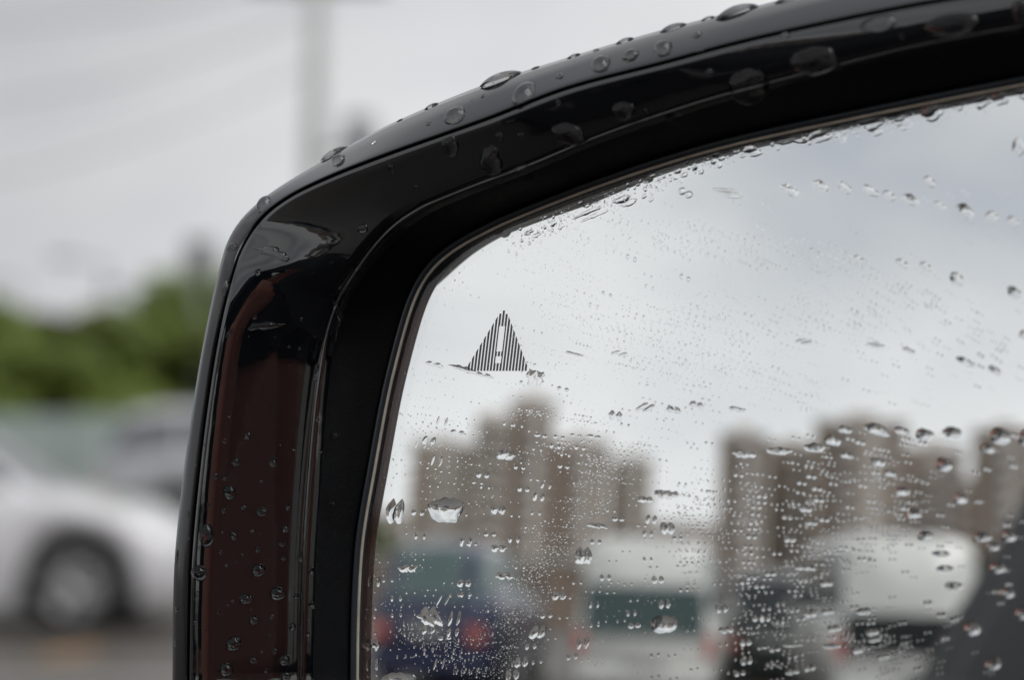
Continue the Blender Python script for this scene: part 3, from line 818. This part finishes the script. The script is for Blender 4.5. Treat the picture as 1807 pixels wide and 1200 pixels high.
band([(700, 1100), (780, 1150), (820, 1180)], 60, 300, .7, 2.4, 1.8)
band([(650, 870), (645, 1000), (640, 1180)], 12, 90, 1.0, 4.0, 1.5)
band([(900, 425), (1000, 378), (1100, 335), (1200, 300)], 30, 420, .8, 4.2)
band([(1200, 285), (1300, 262), (1400, 240), (1560, 212), (1780, 165)], 22, 620, 1.4, 6.5)
for _ in range(800):
    x, y = rng.uniform(640, 1260), rng.uniform(700, 1200); put(x, y, .6 + 2.4 * rng.random() ** 4, rng.uniform(.9, 1.5))
for _ in range(500):
    x, y = rng.uniform(900, 1807), rng.uniform(330, 720); put(x, y, .6 + 1.7 * rng.random() ** 2, rng.uniform(.8, 1.2))
for _ in range(170):
    x, y = rng.uniform(1260, 1807), rng.uniform(760, 1200); put(x, y, 1.6 + 2.4 * rng.random() ** 2, rng.uniform(.9, 1.3))
for _ in range(110):
    x, y = rng.uniform(700, 960), rng.uniform(440, 700)
    if not (815 < x < 945 and 535 < y < 670): put(x, y, .6 + 1.4 * rng.random() ** 3)
for u in range(400):     # the part of the glass outside the picture is just as wet
    uu, vv = rng.uniform(-35, 145), rng.uniform(-85, 50)
    if inside(uu, vv) and (uu > 92 or vv < -60):
        p = loc(uu, vv, GT * 1000); items.append((p, (p - S0).normalized(), rng.uniform(.1, .8) * 1e-3, 1.1, 0))
for d in alldrops[NIND:]: items.append((d['p'], d['n'], d['rx'], d['ry'] / d['rx'], d['tl']))
bits('glass_droplets', items, 9, 3, 'fine mist of tiny droplets all over the mirror glass')
hitems = []
for _ in range(700):
    x, y = (rng.uniform(310, 600), rng.uniform(430, 1200)) if rng.random() < .55 else (rng.uniform(430, 1807), rng.uniform(0, 420))
    h = HB.ray_cast(CAM, ray(x, y))
    if h[0] is None or (h[0] - CAM).length > .6: continue
    n = h[1] if h[1].dot(CAM - h[0]) > 0 else -h[1]
    hitems.append((h[0] - n * 0.00004, n, (.6 + 1.9 * rng.random() ** 4) * PXM, rng.uniform(.9, 1.3), 0))
bits('housing_droplets', hitems, 9, 3, 'tiny scattered droplets on the black mirror housing')

# ------------------------------------------------------------------ VEHICLES
def loft_vehicle(root, st, ring, cls, mats):
    """st: station list, ring(s) -> cross-section points (same count); cls(i, j) -> part name or None."""
    P = [ring(s) for s in st]
    nj = len(P[0])
    parts = {}
    for i in range(len(P) - 1):
        for j in range(nj - 1):
            k = cls(i, j)
            if k: parts.setdefault(k, []).append((P[i][j], P[i + 1][j], P[i + 1][j + 1], P[i][j + 1]))
    # nose and tail caps
    for i, rev in ((0, False), (len(P) - 1, True)):
        ring_ = P[i]
        c = Vector((ring_[0][0], 0, sum(p[2] for p in ring_) / nj))
        for j in range(nj):
            f = (ring_[j], ring_[(j + 1) % nj], tuple(c)) if not rev else (ring_[(j + 1) % nj], ring_[j], tuple(c))
            parts.setdefault('body', []).append(f)
    out = {}
    for k, quads in parts.items():
        idx, vs, fs = {}, [], []
        for q in quads:
            f = []
            for p in q:
                key = tuple(round(c, 4) for c in p)
                if key not in idx: idx[key] = len(vs); vs.append(p)
                if idx[key] not in f: f.append(idx[key])
            if len(f) > 2: fs.append(tuple(f))
        nm = k.split('|')[0]
        out[k] = link(nm, mesh(nm, vs, fs, True), mats[nm], root)
    return out

def wheel(root, x, side, r, w, track):
    y = side * track
    t = MB(); t.lathe_y((x, y, r), [(-w / 2, r * .66), (-w / 2, r * .94), (-w * .36, r), (w * .36, r), (w / 2, r * .94), (w / 2, r * .66)], 32)
    wh = t.build('wheel', M['rubber'], root, True)
    m = MB(); o = side * w * .38
    m.lathe_y((x, y, r), [(o, r * .67), (o * .6, r * .60), (o * .55, r * .22), (o * .9, r * .14), (o * .95, 0.001)], 32)
    m.build('rim', M['rim'], wh, True)
    sp = MB()
    for k in range(7):
        a = 2 * math.pi * k / 7
        d = Vector((math.cos(a), 0, math.sin(a)))
        c = Vector((x, y + o * .95, r))
        sp.tube(c + d * r * .1, c + d * r * .63, r * .07, r * .045, 6)
    sp.build('spokes', M['chrome'], wh, True)

def car(name, label, cat, paint, glass, L, W, H, kind='sedan', wr=0.32, group=None, rw=(.58, .82), added_glass_roof=False, tumble=.17):
    """Nose towards +x. Body lofted from its side profile; glass, lamps, doors, wheels are parts."""
    root = empty(name, (0, 0, 0), 0, label, cat, group)
    x0, x1 = -L / 2, L / 2
    fa, ra = x1 - L * (.15 if kind == 'sedan' else .19 if kind != 'van' else .17), x0 + L * (.205 if kind != 'van' else .22)
    if kind == 'sedan':
        hood = [(x0, .78 * H * .72), (x0 + .12, .66 * H), (x0 + .2 * L, .70 * H), (x0 + .34 * L, .66 * H), (x1 - .34 * L, .645 * H), (x1 - .2 * L, .60 * H), (x1 - .1 * L, .53 * H), (x1 - .03 * L, .43 * H), (x1, .34 * H)]
        roof = [(x0 + .10 * L, .0), (x0 + .15 * L, .16), (x0 + .30 * L, .86), (x0 + .42 * L, 1.0), (x0 + .54 * L, .98), (x0 + .62 * L, .80), (x1 - .21 * L, 0.0)]
    elif kind == 'van':
        hood = [(x0, .50 * H), (x0 + .02 * L, .52 * H), (x1 - .2 * L, .52 * H), (x1 - .06 * L, .47 * H), (x1 - .015 * L, .38 * H), (x1, .28 * H)]
        roof = [(x0, .96), (x0 + .03 * L, .985), (x0 + .2 * L, 1.0), (x1 - .32 * L, 1.0), (x1 - .24 * L, .9), (x1 - .07 * L, 0.0)]
    else:
        hood = [(x0, .46 * H), (x0 + .03, .60 * H), (x0 + .2 * L, .63 * H), (x1 - .30 * L, .62 * H), (x1 - .15 * L, .57 * H), (x1 - .04 * L, .48 * H), (x1, .34 * H)]
        roof = [(x0 + .01 * L, .0), (x0 + .08 * L, .86), (x0 + .18 * L, .98), (x0 + .45 * L, 1.0), (x0 + .58 * L, .90), (x1 - .25 * L, 0.0)]
    def itp(tab, x):
        if x <= tab[0][0]: return tab[0][1]
        for (a, fa_), (b, fb_) in zip(tab, tab[1:]):
            if x <= b:
                t = (x - a) / (b - a); t = t * t * (3 - 2 * t) * .5 + t * .5
                return fa_ + (fb_ - fa_) * t
        return tab[-1][1]
    n = 92
    st = [x0 + (x1 - x0) * i / n for i in range(n + 1)]
    ground = .17 if kind != 'van' else .22
    def half(x):
        e = min(x - x0, x1 - x)
        t = max(0, min(1, e / (.16 * L)))
        return W / 2 * ((.84 if kind != 'van' else .93) + (.16 if kind != 'van' else .07) * math.sin(t * math.pi / 2))
    def ring(x):
        w = half(x); belt = itp(hood, x)
        rt = itp(roof, x) if roof[0][0] <= x <= roof[-1][0] else 0.0
        zb = ground + .05 * max(0, 1 - min(x - x0, x1 - x) / .5)
        for ax in (fa, ra):
            q = (wr * 1.13) ** 2 - (x - ax) ** 2
            if q > 0: zb = max(zb, wr + math.sqrt(q) * .98)
        top = belt + (H - belt) * rt
        g = (top - belt)
        tum = (tumble if kind != 'van' else .055) * W * .9
        side = [(w * .93, zb), (w * .99, zb + (belt - zb) * .25), (w, zb + (belt - zb) * .55), (w * .985, zb + (belt - zb) * .85), (w * .95, belt)]
        f = min(1, g / .25)
        side += [(w * .93 - tum * .15 * f, belt + g * .10 + .004), (w * .92 - tum * .62 * f, belt + g * .84 + .008), (w * .88 - tum * 1.0 * f - (1 - f) * w * .1, belt + g * .95 + .012 + .01 * (1 - f)),
                 (w * .72 - tum * .9 * f, belt + g * .99 + .02), (w * .4, top + .028), (0, top + .034)]
        pts = [(x, -a, b) for a, b in side] + [(x, a, b) for a, b in reversed(side[:-1])]
        return pts
    def cls(i, j):
        x = (st[i] + st[i + 1]) / 2; jj = min(j, 19 - j)
        rt = itp(roof, x)
        inr = roof[0][0] < x < roof[-1][0]
        if inr and jj == 5 and rt > .16:
            pos = (x - x0) / L
            pil = {'sedan': (.335, .52, .9), 'van': (.28, .50, .70), 'suv': (.22, .42, .9)}[kind]
            if any(abs(pos - p) < .008 for p in pil): return 'body'
            seg = sum(pos > p for p in pil)
            return 'side_window|%d%d' % (seg, j > 10)
        if inr and jj >= 7:
            a, b = itp(roof, x - .05), itp(roof, x + .05)
            sl = (b - a) / .1
            if sl < -.35 and rt < .93: return 'windscreen'
            if sl > .35 and rt < .93 and kind != 'van': return 'rear_window'
        if inr and jj >= 8 and rt >= .93 and added_glass_roof: return 'added_glass_roof'
        return 'body'
    loft_vehicle(root, st, ring, cls, {'body': paint, 'side_window': glass, 'windscreen': glass, 'rear_window': glass, 'added_glass_roof': glass})
    for sx in (fa, ra):
        for sd in (-1, 1): wheel(root, sx, sd, wr, .21, W / 2 - .12)
    und = MB(); und.box(x0 + .25, x1 - .25, -W * .42, W * .42, ground - .01, ground + .25); und.build('underbody', M['plastic'], root)
    hl = itp(hood, x1 - .05)
    for sd in (-1, 1):
        b = MB(); y = sd * W * .33
        b.box(x1 - .20, x1 + .005, y - .17, y + .17, hl * .72, hl * .95); b.build('headlight', M['clear_lens'], root, bevel=.03)
        b = MB()
        zt = (.55 if kind == 'sedan' else .42) * H
        yy = sd * W * .37 if kind != 'van' else sd * W * .43
        b.box(x0 - .02, x0 + .12, yy - (.12 if kind != 'van' else .06), yy + (.12 if kind != 'van' else .06), zt - (.17 if kind != 'van' else .25), zt + .02); b.build('tail_lamp', M['red_lens'], root, bevel=.02)
        b = MB(); b.box(x1 - .36 * L, x1 - .36 * L + .18, sd * W * .5 - (.0 if sd > 0 else .16), sd * W * .5 + (.16 if sd > 0 else .0), hood[-4][1] * 1.05 + .02, hood[-4][1] * 1.05 + .15); b.build('door_mirror', paint, root, bevel=.03)
        for px in (x0 + .40 * L, x0 + .60 * L):
            b = MB(); b.box(px, px + .17, sd * W * .5 - .012, sd * W * .5 + .022, .50 * H, .52 * H); b.build('door_handle', M['chrome'], root)
    b = MB(); b.box(x1 - .04, x1 + .012, -W * .2, W * .2, .28 * H, .36 * H); b.build('grille', M['plastic'], root, bevel=.01)
    b = MB(); b.box(x0 - .03, x0 + .03, -.26, .26, (.36 if kind != 'van' else .20) * H, (.36 if kind != 'van' else .20) * H + .13); b.build('number_plate', M['plate'], root, bevel=.005)
    b = MB(); b.box(x0 - .06, x0 + .14, -W * .45, W * .45, .24, .40); b.build('rear_bumper', paint, root, bevel=.04)
    if kind == 'van':
        b = MB(); b.box(x0 - .012, x0 + .02, -W * .40, W * .40, rw[0] * H, rw[1] * H); b.build('rear_window', glass, root, bevel=.01)
    return root

white = car('parked_car', 'white saloon car parked broadside beyond the mirror, nose to the right', 'car', M['white_paint'], M['dark_glass'], 4.55, 1.80, 1.46)
p = at(324, 14.2); ang = math.atan2(AX.y, AX.x)
white.location = p - AX * 2.27 + AY * 0.9; white.rotation_euler.z = ang
van0 = car('parked_van', 'silver grey people carrier parked behind the white saloon car', 'van', M['silver_paint'], M['pale_glass'], 4.6, 1.85, 1.66, 'suv', .34)
van0.location = at(505, 28); van0.rotation_euler.z = ang + R_(8)

# ------------------------------------------------------------------ POLES, WIRES, FENCE, TREES beyond the mirror
def pole(px, dist, h, r0, r1, lean, m, label, cat='pole', arms=()):
    b = at(px, dist)
    root = empty('utility_pole' if arms else 'lamp_post', b, ang, label, cat)
    mb = MB(); mb.tube((0, 0, 0), (lean * h, 0, h), r0, r1, 14); mb.build('mast', m, root, True)
    for (z, l, off_) in arms:
        a = MB(); a.box(lean * z + off_ - l / 2, lean * z + off_ + l / 2, -.06, .06, z - .06, z + .06); c = a.build('crossarm', M['steel'], root)
        for k in (-.45, -.2, .2, .45):
            i = MB(); x = lean * z + off_ + k * l
            i.tube((x, 0, z + .06), (x, 0, z + .22), .045, .03, 8); i.build('insulator', M['concrete'], c, True)
    return root
up = pole(532, 24, 9.5, .115, .085, .028, M['concrete'], 'tall pale concrete utility pole rising above the mirror corner', 'utility pole', ((6.2, 1.5, .0),))
tr = MB(); tr.tube((.62, 0, 4.05), (.62, 0, 4.75), .17, .17, 14); tr.build('transformer', M['steel'], up, True)
br = MB(); br.box(.14, .5, -.03, .03, 4.35, 4.42); br.build('bracket', M['steel'], up)
def small_post(px, dist, h, label, head=True):
    root = empty('street_lamp', at(px, dist), ang, label, 'street lamp')
    mb = MB(); mb.tube((0, 0, 0), (0, 0, h), .09, .05, 8); mb.build('mast', M['steel'], root, True)
    if head:
        a = MB(); a.tube((0, 0, h - .05), (-.9, 0, h + .12), .04, .03, 8); a.build('bracket_arm', M['steel'], root, True)
        l = MB(); l.box(-1.5, -.8, -.18, .18, h + .05, h + .2); l.build('lamp_head', M['steel'], root, bevel=.04)
small_post(185, 62, 6.2, 'thin grey street lamp standing in front of the green trees')
small_post(262, 70, 6.0, 'thin grey street lamp just left of the fork in the trees')
small_post(40, 75, 6.6, 'thin grey street lamp farthest left above the hedge')
root = empty('traffic_signal', at(352, 48), ang, 'grey signal box on a thin post above the silver van', 'traffic signal')
mb = MB(); mb.tube((0, 0, 0), (0, 0, 5.0), .08, .06, 8); mb.build('mast', M['steel'], root, True)
mb = MB(); mb.box(-.3, .3, -.18, .18, 4.9, 5.6); mb.build('signal_box', M['steel'], root, bevel=.04)
def wire(a, b, sagz, r, label):
    mb = MB(); pts = []
    for k in range(25):
        t = k / 24; q = a.lerp(b, t); q.z -= sagz * 4 * t * (1 - t); pts.append(q)
    for q, s in zip(pts, pts[1:]): mb.tube(q, s, r, r, 6, False)
    tag(mb.build('overhead_wire', M['wire'], None, True), label, 'overhead wire')
top = at(545, 24)
for k, (z, l) in enumerate(((6.42, 'highest of three black overhead wires running left from the pole'), (5.9, 'middle of three black overhead wires running left from the pole'), (5.3, 'lowest of three black overhead wires running left from the pole'))):
    wire(top + Vector((0, 0, z)), at(-400, 21 + k, 0) + Vector((0, 0, z - 1.3 - .2 * k)), .35, .009, l)

# a far line of trees that carries on behind and beyond the mirror: one mass
def treeline(name, pts, n, label):
    rnd = random.Random(5); vs, fs = [], []
    for _ in range(n):
        a = rnd.randrange(len(pts)); c, r, h = pts[a]
        d = Vector((rnd.gauss(0, 1), rnd.gauss(0, 1), abs(rnd.gauss(0, 1)))).normalized() * rnd.random() ** .35
        p = c + Vector((d.x * r, d.y * r, .3 + d.z * h)); u = Vector((rnd.gauss(0, 1), rnd.gauss(0, 1), rnd.gauss(0, 1))).normalized(); w = u.orthogonal().normalized(); q = rnd.uniform(.2, .45)
        k = len(vs); vs += [p - u * q, p + w * q * .5, p + u * q, p - w * q * .5]; fs.append((k, k + 1, k + 2, k + 3))
    tag(link(name, mesh(name, vs, fs), M['leaf_dark']), label, kind='stuff')
treeline('distant_treeline', [(at(px_, 95 + 10 * math.sin(px_ * .7)), 6.5, 4.2 + 1.8 * math.sin(px_ * 1.3)) for px_ in range(620, 6200, 210)], 26000, 'distant line of trees beyond the road')
# fence of teal sheets
fr = empty('sheet_fence', at(60, 42), ang, 'pale teal metal sheet fence behind the parked cars at left', 'fence')
for k in range(7):
    mb = MB(); mb.box(-7.4 + k * 2.0, -5.44 + k * 2.0, -.02, .02, .15, 1.75); mb.build('panel', M['teal_sheet'], fr, bevel=.01)
    mb = MB(); mb.tube((-7.42 + k * 2.0, .05, 0), (-7.42 + k * 2.0, .05, 1.85), .035, .035, 8); mb.build('post', M['steel'], fr)

def crown_mesh(seed, rx, rz, zc, n, s):
    rnd = random.Random(seed); vs, fs = [], []
    cl = [(Vector((rnd.gauss(0, .5), rnd.gauss(0, .5), rnd.gauss(0, .42))), rnd.uniform(.22, .5)) for _ in range(26)]
    for _ in range(n):
        c, r = rnd.choice(cl)
        d = Vector((rnd.gauss(0, 1), rnd.gauss(0, 1), rnd.gauss(0, 1))).normalized() * r * rnd.random() ** .4
        p = c + d; p = Vector((p.x * rx, p.y * rx, zc + p.z * rz))
        a = Vector((rnd.gauss(0, 1), rnd.gauss(0, 1), rnd.gauss(0, 1))).normalized(); b = a.orthogonal().normalized(); q = s * rnd.uniform(.6, 1.3)
        k = len(vs); vs += [p - a * q, p + b * q * .5, p + a * q, p - b * q * .5]; fs.append((k, k + 1, k + 2, k + 3))
    return mesh('crown', vs, fs)
crowns = [crown_mesh(s, 2.6, 2.1, 3.3, 5200, .2) for s in (1, 2, 3)]
def tree(p, sx, sz, k, leafm, label, group=None):
    root = empty('leafy_tree', p, random.uniform(0, 6.2), label, 'tree', group)
    me = crowns[k % 3] if leafm is M['leaf'] else dark_crowns[k % 3]
    c = link('crown', me, leafm, root)
    t = MB(); t.tube((0, 0, 0), (.1, 0, 2.2), .17, .11, 9); t.tube((.1, 0, 2.1), (.9, .3, 3.6), .08, .03, 7); t.tube((.1, 0, 2.0), (-.8, -.2, 3.5), .08, .03, 7); t.tube((.1, 0, 2.2), (0, .5, 4.0), .09, .03, 7)
    t.build('trunk', M['bark'], root, True)
    root.scale = (sx, sx, sz)
    return root
dark_crowns = [m.copy() for m in crowns]
TREES = [(-150, 52, 1.1, .78), (-60, 50, 1.0, .75), (20, 49, 1.05, .76), (95, 51, 1.0, .74), (165, 50, .95, .68), (225, 52, .95, .69), (290, 52, 1.0, .79), (345, 51, 1.1, .95), (415, 50, 1.2, 1.04), (500, 52, 1.3, 1.1), (600, 54, 1.3, 1.1)]
TL = ['leafy green tree beyond the picture edge, leftmost of the row', 'leafy green tree second from the left of the row', 'broad green tree above the left end of the teal fence', 'green tree above the middle of the teal fence', 'low green tree in the dip of the tree line', 'lowest green tree of the row right of the dip', 'green tree rising right of the dip behind the silver van', 'tall green tree behind the signal post', 'tallest green tree just left of the mirror housing', 'green tree hidden behind the mirror housing', 'green tree rightmost of the row behind the mirror']
for k, (px, dist, sx, sz) in enumerate(TREES):
    tree(at(px, dist), sx, sz * (1.06 if px < 150 else .88), k, M['leaf'], TL[k], 'green trees in a row beyond the parked cars')

# ------------------------------------------------------------------ BEHIND THE CAMERA, seen in the mirror
def back(az_deg, dist, z=0.0):          # degrees left of straight back as the mirror sees it
    a = R_(az_deg)
    return Vector((P0.x - math.sin(a) * dist, P0.y - math.cos(a) * dist, z))
def tower(az, dist, w, d, h, mt, label, steps=((.35, 1.06),)):
    p = back(az, dist)
    root = empty('apartment_tower', p, -R_(az), label, 'apartment tower')
    mb = MB(); mb.box(-w / 2, w / 2, -d / 2, d / 2, 0, h); mb.build('wall', mt, root)
    for (f, t) in steps:
        mb = MB(); mb.box(-w * f / 2, w * f / 2, -d * .3, d * .3, h, h * t); mb.build('roof_house', mt, root)
    mb = MB(); mb.box(-w / 2 - .3, w / 2 + .3, -d / 2 - .3, d / 2 + .3, h - .4, h + .6); mb.build('parapet', M['tower_pale'], root)
    st = MB(); nb = max(3, int(w / 3.6)); nf = int(h / 3)
    for f in range(nf):
        for b in range(nb):
            x = -w / 2 + w * (b + .5) / nb
            if b % 3 == 1: st.box(x - 1.2, x + 1.2, d / 2 - .1, d / 2 + .05, f * 3 + 1.0, f * 3 + 2.5)
            else: st.box(x - .8, x + .8, d / 2 - .1, d / 2 + .05, f * 3 + 1.0, f * 3 + 2.4)
    o = st.build('windows', M['tower_glass'], root); o['kind'] = 'stuff'
    for q_, (f0, f1) in enumerate(((-.42, -.24), (.06, .22)) if w > 8 else ((-.1, .12),)):
        sb = MB(); sb.box(w * f0, w * f1, d / 2 - .2, d / 2 + .12, 0, h - .6); sb.build('bay_strip', M['tower_dark'] if q_ == 0 else M['tower_pale'], root)  # dark strip is a recess's shade painted on, pale one a stair bay
    ba = MB()
    for b in range(nb):
        if b % 3 == 1:
            x = -w / 2 + w * (b + .5) / nb
            for f in range(nf): ba.box(x - 1.5, x + 1.5, d / 2 + .02, d / 2 + 1.2, f * 3 + .2, f * 3 + 1.1)
    o = ba.build('balconies', M['tower_pale'], root); o['kind'] = 'stuff'
TOWERS = [
    (14.4, 300, 10, 14, 17, M['tower_pale'], 'low pale block at the far left of the mirror view', ()),
    (12.0, 280, 13, 14, 29.5, M['tower_tan'], 'tan apartment tower, leftmost tall one in the mirror'),
    (9.9, 275, 7, 14, 34, M['tower_tan'], 'narrow tan tower one step below the tallest left tower'),
    (8.3, 278, 9, 14, 38, M['tower_brown'], 'tallest brown tower of the left cluster in the mirror'),
    (6.2, 285, 12, 14, 31.5, M['tower_brown'], 'brown tower just right of the tallest left tower'),
    (4.0, 330, 10, 14, 33, M['tower_tan'], 'farther tan tower at the right end of the left cluster'),
    (1.8, 360, 26, 14, 21, M['tower_pale'], 'low pale block filling the gap between both tower clusters', ()),
    (-0.6, 275, 9, 14, 33, M['tower_brown'], 'brown tower starting the right cluster in the mirror'),
    (-2.6, 290, 10, 14, 33, M['tower_tan'], 'tan tower second in the right cluster'),
    (-5.3, 275, 17, 14, 36, M['tower_brown'], 'broad brown tower, tallest of the right cluster'),
    (-8.2, 285, 11.5, 14, 32.5, M['tower_pale'], 'pinkish pale tower right of the broad brown one'),
    (-9.7, 300, 9, 14, 28, M['tower_brown'], 'low brown block in the last gap of the right cluster', ()),
    (-10.9, 275, 11, 14, 35, M['tower_brown'], 'brown tower at the far right of the mirror view'),
]
for t in TOWERS: tower(*t)

def behind(o, az, dist, turn=0.0):
    o.location = back(az, dist); o.rotation_euler.z = -math.pi / 2 + R_(turn)
    return o
bl = car('parked_car', 'dark blue tall car with red tail lamps, low at left in the mirror', 'car', M['blue_paint'], M['teal_glass'], 4.6, 1.86, 1.9, 'suv', .34)
behind(bl, 10.7, 20.5, 3)
v1 = car('parked_van', 'white van with green tinted rear window, left van in the mirror', 'van', M['cream_paint'], M['teal_glass'], 4.4, 1.90, 1.97, 'van', .31, rw=(.41, .72))
behind(v1, 2.6, 19.5, 2)
v2 = car('parked_van', 'cream white high van with dark window, right van in the mirror', 'van', M['cream_paint'], M['dark_glass'], 4.7, 1.95, 2.12, 'van', .33, rw=(.33, .56))
behind(v2, -6.2, 19.5, -4)
gc = car('parked_car', 'very dark green car parked in the gap between the two white vans', 'car', mat('bottle_green_paint', (0.012, 0.022, 0.018), 0.3, coat=0.6), M['dark_glass'], 4.5, 1.8, 1.75, 'suv', .33)
behind(gc, -1.9, 25, 0)
lw = empty('boundary_wall', back(2, 62), 0, 'long low brown brick wall behind the cars in the mirror', 'wall')
mb = MB(); mb.box(-34, 34, -.2, .2, 0, 2.8); mb.build('brickwork', M['brick'], lw)
mb = MB(); mb.box(-34.1, 34.1, -.28, .28, 2.8, 2.95); mb.build('coping', M['concrete'], lw)
BT = [(15.5, 110, 1.3, 'dark tree at the far left of the mirror view'), (-9.8, 130, 1.2, 'dark tree behind the right end of the second van')]
for k, (az, d, s_, lb) in enumerate(BT): tree(back(az, d), s_, s_ * 1.0, k, M['leaf_dark'], lb, 'dark trees behind the camera')

# ------------------------------------------------------------------ THE CAR THE MIRROR BELONGS TO
own = car('own_car', 'dark grey car that carries the wet mirror, at right in the glass', 'car', M['grey_paint'], M['car_glass'], 4.7, 1.86, 1.62, 'suv', .34, added_glass_roof=True, tumble=.30)  # unseen glass roof added to let skylight onto the seats
own.location = (.895, -.30, 0); own.rotation_euler.z = math.pi / 2
for ch in list(own.children):                      # the driver's window is wound down, its mirror is the one in view
    c = sum((Vector(b) for b in ch.bound_box), Vector()) / 8
    if ch.name.startswith('side_window') and c.y > 0 and .1 < c.x < 1.2: bpy.data.objects.remove(ch)
    elif ch.name.startswith('door_mirror') and c.y > 0: bpy.data.objects.remove(ch)
    elif ch.name.startswith('side_window') and c.x < -.2 and c.y > 0: ch.data.materials.clear(); ch.data.materials.append(M['privacy'])
def inpart(name, boxes, m, bevel=.04):
    mb = MB()
    for b in boxes: mb.box(*b)
    return mb.build(name, m, own, bevel=bevel)
for sy in (.42, -.42):
    inpart('seat', [(-.0, .52, sy - .25, sy + .25, .38, .56)], M['leather'])
    inpart('backrest', [(-.04, .12, sy - .27, sy + .27, .50, 1.085)], M['headliner'])  # black so that the reflected brown ends above it
    inpart('added_bolster', [(-.045, .125, sy - .275, sy + .275, 1.09, 1.25)], M['leather'])  # added block that gives the housing's left leg its brown reflection
    inpart('headrest', [(-.02, .10, sy - .13, sy + .13, 1.26, 1.42)], M['leather'])
inpart('rear_seat', [(-1.4, -.9, -.66, .66, .38, .56), (-1.5, -1.32, -.66, .66, .5, 1.1)], M['leather'])
inpart('dashboard', [(.62, 1.05, -.74, .74, .62, .94)], M['headliner'])
inpart('floor_pan', [(-1.6, 1.2, -.72, .72, .28, .36)], M['headliner'], .01)
inpart('door_card', [(-.45, .85, .80, .83, .42, .94)], M['leather'], .01)
sw = MB(); prev = None
for k in range(25):
    a = 2 * math.pi * k / 24
    q = Vector((.42 + math.cos(a) * .06, .42 + math.sin(a) * .18, .88 + math.cos(a) * .17))
    if prev: sw.tube(prev, q, .014, .014, 8, False)
    prev = q
sw.build('steering_wheel', M['plastic'], own, True)
